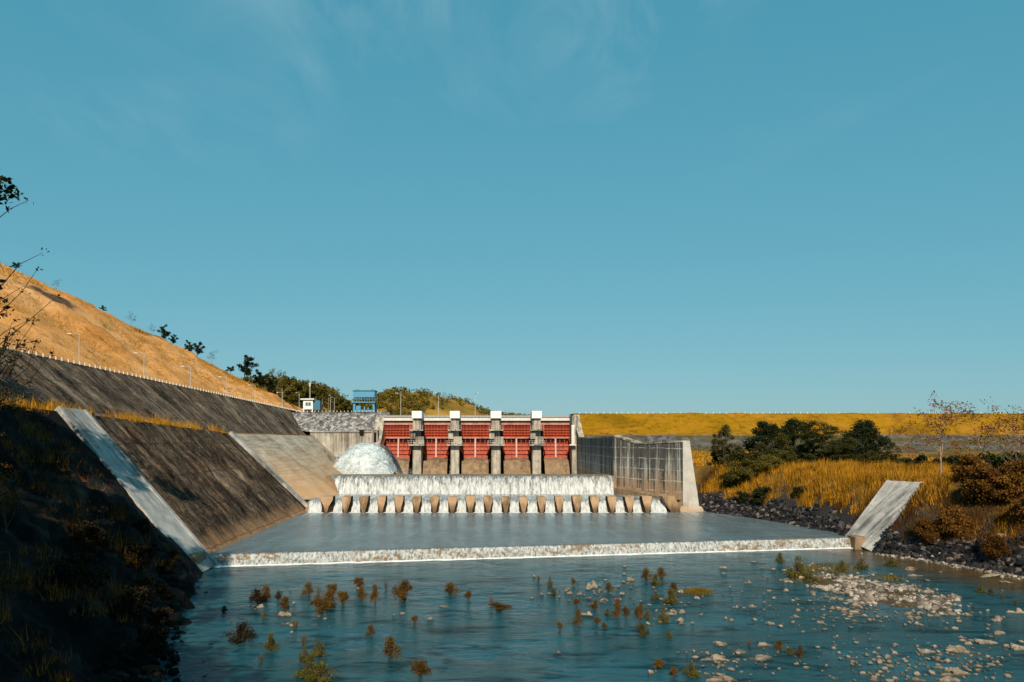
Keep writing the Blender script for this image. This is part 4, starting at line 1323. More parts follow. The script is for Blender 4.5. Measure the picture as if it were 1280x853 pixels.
for px, D, s_ in ((1160, 85, .8), (1195, 83, 1.0), (1228, 84, 1.2), (1262, 82, 1.3), (1290, 78, 1.1), (1210, 88, 1.0), (1250, 77, .8)):
    x = (px - PX) / F * D
    put('mound', mound, (x, D, hR(x, D) - 0.2), RNG.uniform(0, 6), s_, 'dark brown tangled bush in the thicket on the shaded right mound', 'bush', 'tangled brown bushes on the right mound'); k += 1

# --- grasses (nobody could count them)
def grass_on(name, pts, h0, h1, w, mat, lean=0.35):
    B = np.asarray(pts)
    h = NP.uniform(h0, h1, len(B)) * NP.uniform(0.6, 1.0, len(B))
    if len(B) < 120000: h = h * np.array([0.85 + 0.75 * nz(b[0], b[1], 7, 0.45, 3) for b in B]).clip(.35, 1.5)
    o = link(name, mesh_np(name, blades(B, h, w, lean), 3), mat)
    o['kind'] = 'stuff'
    return o


def clumped(n, fx, fy, zf, per=14, rad=0.5, keep=None):
    out = []
    for _ in range(n):
        x, y = fx(), fy()
        if callable(y): y = y(x)
        if keep and not keep(x, y): continue
        for _ in range(per):
            a = RNG.uniform(0, 6.28); q = rad * math.sqrt(RNG.random())
            xx, yy = x + math.cos(a) * q, y + math.sin(a) * q
            out.append((xx, yy, zf(xx, yy) - 0.05))
    return out


def on_right(n, y0, y1, d0, d1, per, rad, thr, zmin=4.2):
    out = []
    while len(out) < n * per:
        y = RNG.uniform(y0, y1); x = Xr(y) + RNG.uniform(d0, d1)
        if 88.5 < y < 100 and x < 57.8 and x > 46 and abs((y - 91.7) - (x - 48) * 0.27) < 2.7: continue
        if nz(x, y, 0, 0.16, 3) < thr: continue
        if hR(x, y) < zmin + 1.5 * nz(x, y, 9, 0.3): continue
        for _ in range(per):
            a = RNG.uniform(0, 6.28); q = rad * math.sqrt(RNG.random())
            xx, yy = x + math.cos(a) * q, y + math.sin(a) * q
            out.append((xx, yy, hR(xx, yy) - 0.05))
    return out


grass_on('dry_grass', on_right(3600, 97, 134, 2.5, 34, 26, 0.6, -0.5), 0.7, 2.1, 0.032, M['straw'], 0.5)
grass_on('dry_grass', on_right(1500, 120, 186, 3, 70, 12, 0.8, -0.1), 0.6, 1.5, 0.07, M['straw'])
grass_on('dry_grass', on_right(900, 84, 100, 6, 40, 14, 0.6, -0.1), 0.6, 1.5, 0.045, M['straw'])
grass_on('brown_grass', on_right(1500, 97, 140, 2.0, 36, 22, 0.6, 0.0), 0.6, 1.9, 0.035, M['straw_dark'], 0.6)
grass_on('brown_grass', on_right(3400, 62, 97, 2.0, 30, 22, 0.6, -0.6, 2.0), 0.5, 1.7, 0.028, M['straw_dark'], 0.8)
grass_on('dry_grass', on_right(700, 64, 97, 2.5, 26, 16, 0.5, 0.02, 2.4), 0.5, 1.4, 0.028, M['straw'], 0.8)
bp = clumped(420, lambda: None, lambda: RNG.uniform(38, 126), None) if False else []
for _ in range(620):
    y = RNG.uniform(30, 126)
    if nz(1.0, y, 0, 0.35, 3) < -0.05 + .1 * (y > 110): continue
    x = Xb(y) - RNG.uniform(-0.3, 2.7)
    for _ in range(14):
        bp.append((x + RNG.gauss(0, .25), y + RNG.gauss(0, .3), zleft(x, y) - 0.1))
grass_on('berm_grass', bp, 0.5, 1.9, 0.03, M['straw'], 0.6)
bp = []
for _ in range(420):                                    # tufts in the joints of the linings
    y = RNG.uniform(70, 200); x = RNG.uniform(XR, Xb(y) - 2) if RNG.random() < .8 else RNG.uniform(Xb(y), Xw(y) - 4)
    if nz(x, y, 3, 0.15, 3) < 0.12: continue
    for _ in range(8): bp.append((x + RNG.gauss(0, .2), y + RNG.gauss(0, .2), zleft(x, y) - 0.1))
grass_on('lining_tufts', bp, 0.2, 0.55, 0.025, M['straw_dark'], 0.6)
bp = []
for _ in range(5200):                                    # grass along the hill ridge and slope
    y = RNG.uniform(110, 262)
    t = 1 - abs(RNG.gauss(0, .10)) if RNG.random() < .3 else RNG.random()
    x = -62.6 + (Xh(y) + 62.6) * min(t, 1)
    for _ in range(8): bp.append((x + RNG.gauss(0, .5), y + RNG.gauss(0, .5), zleft(x, y) - 0.2))
grass_on('hillside_grass', bp, 0.2, 0.8, 0.045, M['straw'], 0.7)
bp = []
for _ in range(900):                                     # brown growth on the near bank
    y = RNG.uniform(28, 72); x = RNG.uniform(Xb(y), Xw(y) - 3)
    if nz(x, y, 1, 0.14, 3) < 0.04: continue
    for _ in range(16): bp.append((x + RNG.gauss(0, .35), y + RNG.gauss(0, .35), zleft(x, y) - 0.1))
grass_on('bank_grass', bp, 0.4, 1.4, 0.022, M['straw_mid'], 0.7)
for _q, (px, py, D, h_, lab) in enumerate(((143, 650, 66, 1.9, 'tall tawny grass clump on the shaded near bank below the chute'), (88, 672, 55, 1.5, 'tawny grass clump low on the shaded near bank'), (70, 500, 78, 1.6, 'bright golden grass clump on the berm at the chute top'))):
    q = P(px, py, D)
    z = zleft(q.x, D)
    B = np.stack([NP.normal(0, .45, 260), NP.normal(0, .45, 260), np.zeros(260) - .2], 1)
    tag(link('grass_clump', mesh_np('grass_clump', blades(B, NP.uniform(.4, 1, 260) * h_, .025, .6), 3), M['straw'] if py < 520 else M['straw_dark'], None, (q.x, D, z)), lab, 'grass clump')

# --- riprap along the right bank
def rock_np(n, pts, s0, s1):
    t = (1 + 5 ** .5) / 2
    V = np.array([(-1, t, 0), (1, t, 0), (-1, -t, 0), (1, -t, 0), (0, -1, t), (0, 1, t), (0, -1, -t), (0, 1, -t), (t, 0, -1), (t, 0, 1), (-t, 0, -1), (-t, 0, 1)], float) / 1.9
    Fc = np.array([(0, 11, 5), (0, 5, 1), (0, 1, 7), (0, 7, 10), (0, 10, 11), (1, 5, 9), (5, 11, 4), (11, 10, 2), (10, 7, 6), (7, 1, 8), (3, 9, 4), (3, 4, 2), (3, 2, 6), (3, 6, 8), (3, 8, 9), (4, 9, 5), (2, 4, 11), (6, 2, 10), (8, 6, 7), (9, 8, 1)])
    P_ = np.asarray(pts); n = len(P_)
    v = V[None] * NP.uniform(.65, 1.25, (n, 12, 1)) * NP.uniform(.6, 1.25, (n, 1, 3)) * (s0 + (s1 - s0) * NP.uniform(0, 1, (n, 1, 1)) ** 2.2)
    a = NP.uniform(0, 6.28, n); c, s = np.cos(a)[:, None], np.sin(a)[:, None]
    v = np.stack([v[..., 0] * c - v[..., 1] * s, v[..., 0] * s + v[..., 1] * c, v[..., 2] * .75], -1) + P_[:, None, :]
    return v.reshape(-1, 3), (Fc[None] + np.arange(n)[:, None, None] * 12).reshape(-1, 3)


def rocks_obj(name, pts, s0, s1, mat):
    v, f = rock_np(0, pts, s0, s1)
    me = bpy.data.meshes.new(name); me.from_pydata(v.tolist(), [], f.tolist()); me.update()
    o = link(name, me, mat); o['kind'] = 'stuff'
    return o


pts = []
while len(pts) < 6500:
    y = RNG.uniform(66, 131); d = RNG.uniform(-0.8, 7.0)
    x = Xr(y) + d
    if 89.5 < y < 98 and abs((y - 91.7) - (x - 48) * 0.27) < 2.3: continue
    z = hR(x, y)
    lim = ip(y, [66, 90, 96, 113, 131], [2.4, 2.6, 3.0, 4.0, 3.6]) + 1.3 * nz(x, y, 4, 0.3)
    if z > lim: continue
    pts.append((x, y, z + 0.05))
rocks_obj('riprap', pts, 0.12, 0.6, M['riprap'])
pts = []
while len(pts) < 700:                                  # rubble at the foot of the near bank and the lining
    y = RNG.uniform(30, 76); x = Xw(y) + RNG.gauss(-1.0, 1.6)
    pts.append((x, y, max(zleft(x, y), -0.2)))
rocks_obj('bank_rubble', pts, 0.08, 0.42, M['bank'])
pts = []
while len(pts) < 900:
    y = RNG.uniform(62, 88); x = Xr(y) + RNG.gauss(-0.7, .8)
    pts.append((x, y, max(hR(x, y), 0) + 0.02))
rocks_obj('shore_gravel', pts, 0.06, 0.3, M['pebble'])

# ------------------------------------------------------------------ river: gravel bar, rocks, shrubs
def bar_h(x, y):
    a = (x - 35.6) * 0.97 + (y - 66.0) * 0.2; b = (y - 66.0) * 0.97 - (x - 35.6) * 0.2
    d = math.hypot(a / 4.6, b / 9.5)
    return 0.34 * (1 - d) + 0.16 * nz(x, y, 0, 0.5, 4) - 0.10


c_ = Vector((35.6, 66.0, 0))
MB().grid(lambda u, v: (c_.x - 9 + 18 * u, c_.y - 13 + 26 * v, bar_h(c_.x - 9 + 18 * u, c_.y - 13 + 26 * v)), 70, 90).build('gravel_bar', M['gravel'], smooth=True)['kind'] = 'structure'
pts = []
while len(pts) < 2600:
    x, y = c_.x + RNG.gauss(0, 2.9), c_.y + RNG.gauss(0.3, 4.4)
    h_ = bar_h(x, y)
    if h_ < -0.12 or nz(x, y, 2, 0.35, 3) < -0.12: continue
    pts.append((x, y, max(h_, 0) + 0.03))
rocks_obj('gravel', pts, 0.05, 0.36, M['pebble'])
# brown weed and grass growing on and behind the bar
bp = []
for _ in range(500):
    q = G(RNG.uniform(975, 1120), RNG.uniform(704, 728))
    if nz(q.x, q.y, 5, 0.25, 3) < 0.0: continue
    for _ in range(12): bp.append((q.x + RNG.gauss(0, .4), q.y + RNG.gauss(0, .4), -0.05))
grass_on('bar_grass', bp, 0.12, 0.55, 0.03, M['reed'], 0.9)


def rock_proto(seed, sub=2):
    import bmesh
    bm = bmesh.new(); bmesh.ops.create_icosphere(bm, subdivisions=sub, radius=0.5)
    for v in bm.verts:
        p = v.co.copy()
        d = 0.42 * nz(p.x, p.y, p.z + seed * 7, 1.9, 3) + 0.22 * nz(p.x, p.y, p.z + seed * 3, 4.6, 2)
        v.co = p * (1 + d)
        # a few flat broken faces
        for k in range(6):
            a = seed * 1.7 + k * 1.9; n = Vector((math.cos(a), math.sin(a), 0.5 * math.sin(k * 2 + seed))).normalized()
            o = v.co.dot(n) - 0.30
            if o > 0: v.co -= n * o * 0.9
        v.co.z = max(v.co.z, -0.25)
    me = bpy.data.meshes.new('river_rock'); bm.to_mesh(me); bm.free(); me.materials.append(M['rock'])
    me.update()
    return me


def knobbly(seed):
    """a broken, many-lumped rock: one mesh of interlocking jagged lumps"""
    import bmesh
    rg = random.Random(seed); bm = bmesh.new()
    for k in range(16):
        a = rg.uniform(0, 6.28); q = .42 * math.sqrt(rg.random())
        r_ = rg.uniform(.10, .24) * (1.15 - q)
        res = bmesh.ops.create_icosphere(bm, subdivisions=2, radius=1.0)
        c = Vector((math.cos(a) * q, math.sin(a) * q, rg.uniform(-.12, .12) - .3 * q))
        st = Vector((rg.uniform(.8, 1.5), rg.uniform(.8, 1.4), rg.uniform(.7, 1.25)))
        for v in res['verts']:
            p = v.co.copy()
            d = 1 + .45 * nz(p.x + k * 3.1, p.y, p.z, 1.5, 3) + .2 * nz(p.x, p.y + k, p.z, 4.5, 2)
            v.co = c + Vector((p.x * st.x, p.y * st.y, p.z * st.z)) * d * r_
    me = bpy.data.meshes.new('river_rock'); bm.to_mesh(me); bm.free(); me.materials.append(M['rock']); me.update()
    return me


RP = [knobbly(i) for i in range(4)] + [rock_proto(i + 3, 2) for i in range(6)]
BIG = [(1229, 804, 29, 11, 'long pale rock at the lower right, behind the split boulder'), (1203, 816, 36, 16, 'large pitted rock below the long pale rock at lower right'),
       (1159, 817, 20, 11, 'square pitted rock standing alone in water at lower right'), (1197, 846, 40, 15, 'largest brown rock at the bottom right corner area'),
       (1273, 812, 26, 14, 'pale boulder cut by the right edge near the bottom'), (1249, 794, 18, 8, 'smooth brown rock near the right edge above the pale boulder'),
       (1186, 853, 26, 12, 'rock half cut by the bottom edge, under the largest brown rock'), (1194, 748, 15, 10, 'rounded pale boulder at the right tip of the gravel bar'),
       (1161, 742, 15, 8, 'tan rock at the upper rim of the gravel bar'), (1177, 749, 13, 10, 'dark grey boulder beside the rounded pale boulder'),
       (1144, 721, 20, 6, 'flat tan rock in shaded water behind the gravel bar'), (1236, 722, 32, 6, 'longest flat rock by the right shore'),
       (1263, 729, 20, 5, 'flat rock next to the longest flat shore rock'), (1141, 711, 14, 5, 'small flat rock in the brown shallows by the shore'),
       (1248, 776, 11, 8, 'upright pale stone in teal water at the right'), (1274, 768, 22, 12, 'heap-topped rock at the right edge of the shallows'),
       (952, 825, 30, 9, 'long tilted pale slab among the lower middle stones'), (956, 808, 19, 9, 'blocky pale rock just behind the long tilted slab'),
       (900, 806, 17, 8, 'pale rock left of the blocky rock in lower middle'), (930, 817, 23, 6, 'flat pale rock between the tilted slab and its neighbour'),
       (894, 827, 34, 13, 'broad knobbly pale rock in the lower middle shallows'), (908, 853, 44, 13, 'broad flat rock cut by the bottom edge in the middle'),
       (963, 781, 11, 6, 'single pale stone in open teal water, middle right'), (994, 773, 14, 7, 'grey angular stone in open water below the bar'),
       (998, 765, 9, 5, 'little grey stone behind the grey angular stone'), (904, 711, 11, 4, 'thin flat stone below the weir, right of the middle'),
       (936, 730, 9, 5, 'small white stone in calm water below the weir'), (735, 770, 15, 9, 'pale leaning slab beside the tall brown shrub'),
       (741, 735, 14, 13, 'tall pointed pale rock in the middle rock patch'), (852, 778, 11, 7, 'square pale stone at the right tip of the middle patch'),
       (354, 771, 17, 10, 'golden smooth boulder under the bush in the left patch'), (358, 781, 13, 5, 'flat golden rock in front of the smooth golden boulder'),
       (241, 743, 11, 4, 'white flat stone off the dark left shore'), (556, 760, 16, 5, 'low pale rock in open water left of the middle'),
       (538, 775, 11, 4, 'flat white stone alone in the middle of open water'), (503, 769, 9, 4, 'small flat grey stone alone near the middle shrubs'),
       (697, 817, 10, 4, 'lone flat pale stone in the lower middle water'), (448, 737, 6, 3, 'tiny white stone beside the middle left shrub pair')]
placed = []


def put_rock(px, py, w, h, label, group=None, sink=0.28):
    q = G(px, py, 0.0)
    W = w / F * q.y; hh = h / F * q.y
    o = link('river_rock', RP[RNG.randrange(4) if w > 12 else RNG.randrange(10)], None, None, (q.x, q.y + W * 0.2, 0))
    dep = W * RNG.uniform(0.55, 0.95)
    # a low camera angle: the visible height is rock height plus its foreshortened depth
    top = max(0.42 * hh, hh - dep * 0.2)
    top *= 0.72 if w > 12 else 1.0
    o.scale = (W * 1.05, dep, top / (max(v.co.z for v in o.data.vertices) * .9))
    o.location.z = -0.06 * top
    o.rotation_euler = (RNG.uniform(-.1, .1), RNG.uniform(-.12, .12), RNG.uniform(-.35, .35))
    placed.append((px, py, w))
    return tag(o, label, 'rock', group)


for r_ in BIG: put_rock(*r_)
CL = [(1095, 742, 62, 17, 78, 'pale stone among the crowded stones of the gravel bar', 'stones of the gravel bar'),
      (1060, 766, 38, 12, 34, 'pale stone in the stone patch just left of the gravel bar', 'stones left of the gravel bar'),
      (1160, 768, 36, 12, 26, 'pale stone in the patch below the right tip of the gravel bar', 'stones below the gravel bar tip'),
      (745, 742, 52, 16, 46, 'pale stone in the rock and shrub patch at mid river', 'stones of the mid river patch'),
      (835, 762, 36, 16, 34, 'pale stone right of the mid river shrubs', 'stones right of the mid river shrubs'),
      (905, 828, 45, 18, 26, 'small pale stone around the broad knobbly rock', 'stones in the lower middle shallows'),
      (1110, 832, 80, 20, 60, 'small stone in the lower right shallows', 'stones in the lower right shallows'),
      (1215, 825, 50, 24, 36, 'small stone beside the large pitted rocks at lower right', 'stones by the large pitted rocks'),
      (1010, 712, 40, 8, 14, 'small stone at the grassy head of the gravel bar', 'stones at the head of the gravel bar'),
      (980, 770, 90, 40, 26, 'lone small stone in open teal water between the stone patches', 'stones in open water'),
      (370, 760, 70, 26, 12, 'tiny stone among the shrubs on the left of the river', 'stones among the left shrubs')]
small = []
for cx, cy_, rx, ry, n, lab, grp in CL:
    for _ in range(n):
        px, py = RNG.gauss(cx, rx * .55), RNG.gauss(cy_, ry * .55)
        if py > 858 or px > 1285 or py < 702: continue
        w = 2.4 + 9.0 * RNG.random() ** 2.6
        if w < 3.3:                                        # the tiniest go into one scatter
            q = G(px, py, 0.0); small.append((q.x, q.y, 0.03))
            continue
        put_rock(px, py, w, w * RNG.uniform(.38, .62), lab, grp)
    for _ in range(int(n * (1.0 if cx < 900 else 2.6))):
        q = G(max(RNG.gauss(cx, rx * .75), 640 if cx > 600 else 280), min(max(RNG.gauss(cy_, ry * .75), 703), 857), 0.0)
        small.append((q.x, q.y, 0.02))
rocks_obj('pebbles', small, 0.06, 0.26, M['rock'])

# shrubs standing in the shallows
def water_shrub(seed, mat, n=260, twig=14):
    rg = random.Random(seed)
    r = empty('water_shrub'); b = MB(); tips = []
    for i in range(twig):
        a = rg.uniform(0, 6.28); s_ = rg.uniform(.05, .42)
        p1 = Vector((math.cos(a) * s_ * .5, math.sin(a) * s_ * .5, rg.uniform(.35, .55))); p2 = Vector((math.cos(a) * s_, math.sin(a) * s_, rg.uniform(.6, 1.0)))
        b.tube([(math.cos(a) * .06, math.sin(a) * .06, -.1), p1, p2], [.018, .012, .004], 4, cap=False)
        tips += [p1, p1.lerp(p2, .5), p2]
    b.build('stems', M['bark'], r)
    if n:
        cs, rs = [], []
        for i in range(15):
            a = rg.uniform(0, 6.28); q = rg.uniform(0, .36); z = rg.uniform(.08, .82) * (1.05 - q)
            cs.append((math.cos(a) * q, math.sin(a) * q, z)); rs.append(rg.uniform(.13, .23))
        C = clump_pts(cs, rs, n // 9, 0.5, 1.1)
        C[:, 2] = np.abs(C[:, 2]) + .01
        link('foliage', mesh_np('foliage', leaf_quads(C, NP.uniform(.016, .042, len(C)), .5, .2), 4), M[mat], r)
    return r


WS = {'b': [lambda: water_shrub(1, 'leaf_water', 1500), lambda: water_shrub(2, 'leaf_water', 1200), lambda: water_shrub(3, 'leaf_water', 1700)],
      'g': [lambda: water_shrub(4, 'leaf_water_green', 1500), lambda: water_shrub(5, 'leaf_water_green', 1200)],
      'd': [lambda: water_shrub(6, 'leaf_shade', 1300)], 't': [lambda: water_shrub(8, 'leaf_water_green', 130, 16)]}
CLU = [('left', 'the left shrub patch', [(319, 757, 22, 20, 'd'), (330, 752, 17, 19, 'b'), (347, 751, 8, 12, 'd'), (354, 764, 17, 17, 'b'), (279, 766, 8, 8, 'd'), (328, 777, 9, 14, 't'), (368, 787, 13, 12, 't')]),
       ('leftmid', 'the cluster left of midstream', [(384.5, 745, 15, 16, 'b'), (396, 746, 14, 15, 't'), (414.6, 745, 14, 16, 'b'), (397, 770, 23, 22, 'b'), (409, 762, 21, 23, 'b'), (428, 756, 15, 18, 'b')]),
       ('midline', 'the line below the weir', [(448, 736, 13, 15, 'b'), (451, 750, 14, 16, 'b'), (468, 756, 11, 25, 'b'), (482, 737, 8, 11, 't'), (504, 752, 22, 25, 'b'), (563, 743, 21, 13, 'b'), (585, 750, 9, 12, 'b'), (614, 755, 11, 10, 't'), (623, 765, 27, 9, 'b')]),
       ('alone', 'the open water shrubs of midstream', [(463, 796, 12, 14, 'b'), (487, 823, 24, 25, 'b'), (518, 779, 9, 10, 'b'), (525, 849, 23, 23, 'b')]),
       ('nearleft', 'the nearest left shrubs', [(298, 805, 34, 24, 'd'), (336, 815, 16, 22, 'g'), (325, 829, 13, 10, 't'), (378, 807, 15, 15, 't'), (379, 827, 14, 17, 'g'), (397, 822, 17, 19, 'g'), (386, 850, 32, 26, 'g'), (398, 858, 30, 24, 'g')]),
       ('rockpatch', 'the mid river rock patch', [(673.4, 728, 5, 7, 'b'), (688, 733, 7, 11, 'g'), (692.6, 745, 10, 8, 'g'), (716.5, 731, 6, 8, 'b'), (762, 739, 12, 10, 'b'), (723.5, 783, 11, 21, 'b'), (721, 757, 9, 9, 'b'), (699.6, 787, 8, 9, 'b'), (744, 763, 11, 12, 'b'), (747, 781, 9, 10, 'b'), (756, 786, 9, 7, 'b'), (759.5, 770, 8, 8, 'g')]),
       ('midright', 'the shrubs right of midstream', [(773, 773, 12, 24, 'b'), (783, 773, 9, 14, 'b'), (799.6, 777, 11, 23, 'b'), (804.5, 795, 16, 14, 'g'), (810, 775, 9, 11, 'g'), (831, 779, 13, 17, 'g'), (841, 757, 19, 18, 'g'), (820.6, 750, 10, 10, 'g'), (837, 798, 8, 9, 'g'), (842.6, 741, 12, 12, 'b')]),
       ('upright', 'the group under the weir', [(809, 725, 15, 14, 'b'), (820, 733, 14, 14, 'g'), (828, 723, 14, 13, 'b')]),
       ('lowmid', 'the bottom row right of centre', [(826, 836, 16, 10, 'b'), (843.6, 848, 11, 13, 'b'), (866, 847, 17, 17, 'g')]),
       ('lowright', 'the reedy row by the tilted slab', [(938, 809, 9, 9, 't'), (975, 814, 10, 12, 'b'), (988, 819, 9, 9, 'g'), (1002, 823, 10, 15, 'b')]),
       ('bar', 'the head of the gravel bar', [(976, 704, 11, 12, 'g'), (1001.5, 723, 24, 25, 'g'), (1017, 728, 16, 12, 'g'), (1055, 716, 12, 14, 'g'), (1080, 712, 14, 12, 'g'), (1118, 708, 14, 10, 'g')]),
       ('shore', 'the shaded right shore', [(1229, 742, 9, 11, 'g'), (1240, 744, 7, 8, 'b'), (1256, 750, 8, 10, 't'), (1272, 758, 8, 10, 't')])]
tone = {'b': 'rusty brown', 'g': 'olive green', 'd': 'blackish shaded', 't': 'thin twiggy'}
for key, phrase, lst in CLU:
    srt = sorted(lst)
    for px, py, w, h, t in lst:
        i = srt.index((px, py, w, h, t))
        j = RNG.randrange(len(WS[t]))
        q = G(px, py, 0.0)
        W = w / F * q.y * 1.25; hh = h / F * q.y * 1.1
        lab = f'{tone[t]} shrub, {ORD[i]} from the left in {phrase}'
        put('ws' + t + str(j), WS[t][j], (q.x, q.y + W * .3, 0), RNG.uniform(0, 6.28), (W * 1.1, W * 1.1, hh), lab, 'shrub', 'shrubs in the shallows')
gm = G(871, 741)
B = np.stack([NP.normal(0, .55, 1500), NP.normal(0, .35, 1500), np.zeros(1500) - .02], 1)
tag(link('grass_mound', mesh_np('grass_mound', blades(B, NP.uniform(.15, .55, 1500), .025, .8), 3), M['reed'], None, tuple(gm)), 'low bright green grass mound alone in the water, right of midstream', 'grass mound')

# ------------------------------------------------------------------ guard posts, lamps, buildings
pm = MB(); pm.box((0, 0, .20), (.16, .16, .40)).box((0, 0, .42), (.20, .20, .05))
pme = pm.mesh('guard_post'); pme.materials.append(M['offwhite'])
y = 86.0
while y < 236:
    o = link('guard_post', pme, None, None, (XR + 0.12, y, Zr(y) + 0.02)); o.rotation_euler = (0, 0, RNG.uniform(-.1, .1))
    tag(o, 'short white guard post on the kerb of the hillside road', 'guard post', 'guard posts along the hillside road')
    y += 1.4 * RNG.uniform(.92, 1.08)
x = 28.0
while x < 160:
    o = link('guard_post', pme, None, None, (x, 211.7, 21.62))
    o.scale = (1.7, 1.7, 1.0)
    tag(o, 'short white guard post along the crest of the grass dam', 'guard post', 'guard posts along the dam crest')
    x += 1.9 * RNG.uniform(.85, 1.15) if x < 95 else RNG.choice((1.9, 3.8, 5.7))
for i in range(24):
    o = link('guard_post', pme, None, None, (-55 + i * 1.08, 211.2, 22.02))
    tag(o, 'short white guard post on the rockfill crest by the gantry', 'guard post', 'guard posts on the rockfill crest')


def make_lamp(h=5.0, arm=1.3):
    r = empty('street_lamp')
    MB().tube([(0, 0, 0), (0, 0, h * .92), (.12, 0, h * .98)], [.075, .05, .045], 6).build('pole', M['steel'], r)
    MB().tube([(.05, 0, h * .95), (-.4, 0, h), (-arm, 0, h)], [.05, .045, .04], 5).build('arm', M['steel'], r)
    MB().box((-arm - .25, 0, h - .02), (.65, .26, .14)).build('lamp_head', M['offwhite'], r)
    return r


lamps = [(99, 4.7), (180, 4.6), (238, 4.6), (283, 4.6), (319, 4.6), (353, 4.8)]
for i, (px, h) in enumerate(lamps):
    X = -57.9; D = X * F / (px - PX)
    put('lamp', make_lamp, (X, D, Zr(D)), RNG.uniform(-.2, .2), h / 5.0, f'grey street lamp on the hillside road, {ORD[i]} from the left', 'street lamp', 'street lamps on the hillside road')
for i, (px, h) in enumerate(((374, 6.0), (413, 5.2), (418, 4.6), (501, 7.0), (548, 7.0), (594, 7.0))):
    D = 216
    labs = ['street lamp standing left of the white hut', 'street lamp between the white hut and the blue gantry', 'slim street lamp just left of the blue gantry',
            'street lamp on the gate bridge over the leftmost red gate', 'street lamp on the gate bridge over the second red gate', 'street lamp on the gate bridge over the middle red gate']
    put('lamp', make_lamp, (gx(px, D), D, 22.0 if px < 480 else 20.8), RNG.uniform(1, 2), h / 5.0, labs[i], 'street lamp', 'street lamps on the dam crest')
for i, (px, pyt, D, lab) in enumerate(((186, 570, 0, ''), )[:0]): pass


def make_pole(h=8.0):
    r = empty('utility_pole')
    MB().tube([(0, 0, 0), (0, 0, h)], [.16, .11], 7).build('pole', M['bark_pale'], r)
    MB().box((0, 0, h - .5), (1.6, .1, .12)).build('crossarm', M['bark'], r)
    return r


put('upole', make_pole, (gx(403, 218), 218, 22), 0.4, 0.55, 'short pale utility pole beside the white hut', 'utility pole', 'utility poles on the crest')
put('upole', make_pole, (gx(410.5, 218), 218, 22), 0.4, 0.6, 'pale utility pole second to the right of the white hut', 'utility pole', 'utility poles on the crest')
an = empty('radio_mast', (gx(387.5, 219), 219, 22), 'tall thin radio mast behind the white hut', 'mast')
MB().tube([(0, 0, 0), (0, 0, 9), (0, 0, 13.0)], [.16, .1, .03], 6).build('pole', M['steel'], an)
MB().box((0, 0, 8.6), (.35, .35, .9)).build('antenna', M['offwhite'], an)

# white control hut on legs
D = 213.5
hx0, hx1 = gx(379, D), gx(391, D)
hu = empty('control_hut', ((hx0 + hx1) / 2, D, 22.0), 'small white control hut with flat roof standing on the dam crest', 'hut')
hw = (hx1 - hx0) / 2
MB().bb(-hw, hw, 0, 2.6, .95, 3.7).build('walls', M['white'], hu)
MB().bb(hw, hw + 2.0, .5, 3.2, .8, 3.6).build('side_room', M['blue_dark'], hu)
MB().bb(-hw - .75, hw + .45, -.5, 3.1, 3.7, 4.15).build('roof', M['offwhite'], hu, bevel=0.05)
for sx in (-hw + .15, hw - .15):
    for sy in (.2, 2.4): MB().bb(sx - .15, sx + .15, sy - .15, sy + .15, 0, .95).build('leg', M['white'], hu)
MB().bb(-hw - .6, -hw, .1, 1.2, .85, 1.1).build('step', M['offwhite'], hu)
wf = MB().bb(-.75, .85, -.06, .0, 2.0, 3.0).build('window', M['glass'], hu)
MB().bb(-.02, .08, -.1, -.061, 2.0, 3.0).build('mullion', M['white'], wf)

# blue gantry crane
D = 212.0
x0, x1 = gx(441.5, D), gx(468.5, D)
ga = empty('gantry_crane', ((x0 + x1) / 2, D, 22.0), 'blue steel gantry crane with boxy top standing on the dam crest', 'gantry crane')
hw = (x1 - x0) / 2
zt = gz(489, D) - 22.0; zc = gz(497, D) - 22.0; zd = gz(502.5, D) - 22.0
MB().bb(-hw, hw, -.2, 4.2, zc, zt).build('cab', M['blue'], ga, bevel=.05)
MB().bb(-hw - .2, hw + .2, -.4, 4.4, zt, zt + .22).build('roof', M['blue_dark'], ga)
for sx in (-hw * .7, hw * .7): MB().bb(sx - .5, sx + .5, 1, 2.5, zt + .22, zt + .5).build('roof_vent', M['blue_dark'], ga)
MB().bb(-hw - .5, hw + .2, -.7, 4.6, zd - .3, zd).build('walkway', M['blue'], ga)
rl = MB()
for q in range(10):
    xx = -hw - .45 + q * (2 * hw + .6) / 9
    rl.bb(xx - .04, xx + .04, -.68, -.6, zd, zc)
rl.bb(-hw - .5, hw + .2, -.7, -.62, zd + .75, zd + .83)
rl.build('railing', M['blue'], ga)
for sx in (-1, 1):
    for sy in (0.0, 4.0):
        MB().hexa([(sx * hw * .93 - .28, sy - .25, 0), (sx * hw * .93 + .28, sy - .25, 0), (sx * hw * .93 + .28, sy + .25, 0), (sx * hw * .93 - .28, sy + .25, 0),
                   (sx * hw * .88 - .28, sy - .25, zd - .3), (sx * hw * .88 + .28, sy - .25, zd - .3), (sx * hw * .88 + .28, sy + .25, zd - .3), (sx * hw * .88 - .28, sy + .25, zd - .3)]).build('leg', M['blue'], ga)
MB().tube([(-hw * .85, 4, zd - .5), (0, 4, .9), (hw * .85, 4, zd - .5)], .1, 4).build('brace', M['blue_dark'], ga)
MB().bb(-hw * .8, -hw * .3, .2, 1.5, .1, 2.0).build('winch_drum', M['blue'], ga, bevel=.2)
MB().bb(-hw * .9, hw * .95, .1, .4, .15, .7).build('base_beam', M['blue'], ga)
MB().bb(-.1, .25, .3, .6, .7, 1.7).bb(hw * .3, hw * .42, .3, .6, .7, 1.4).build('control_post', M['blue'], ga)

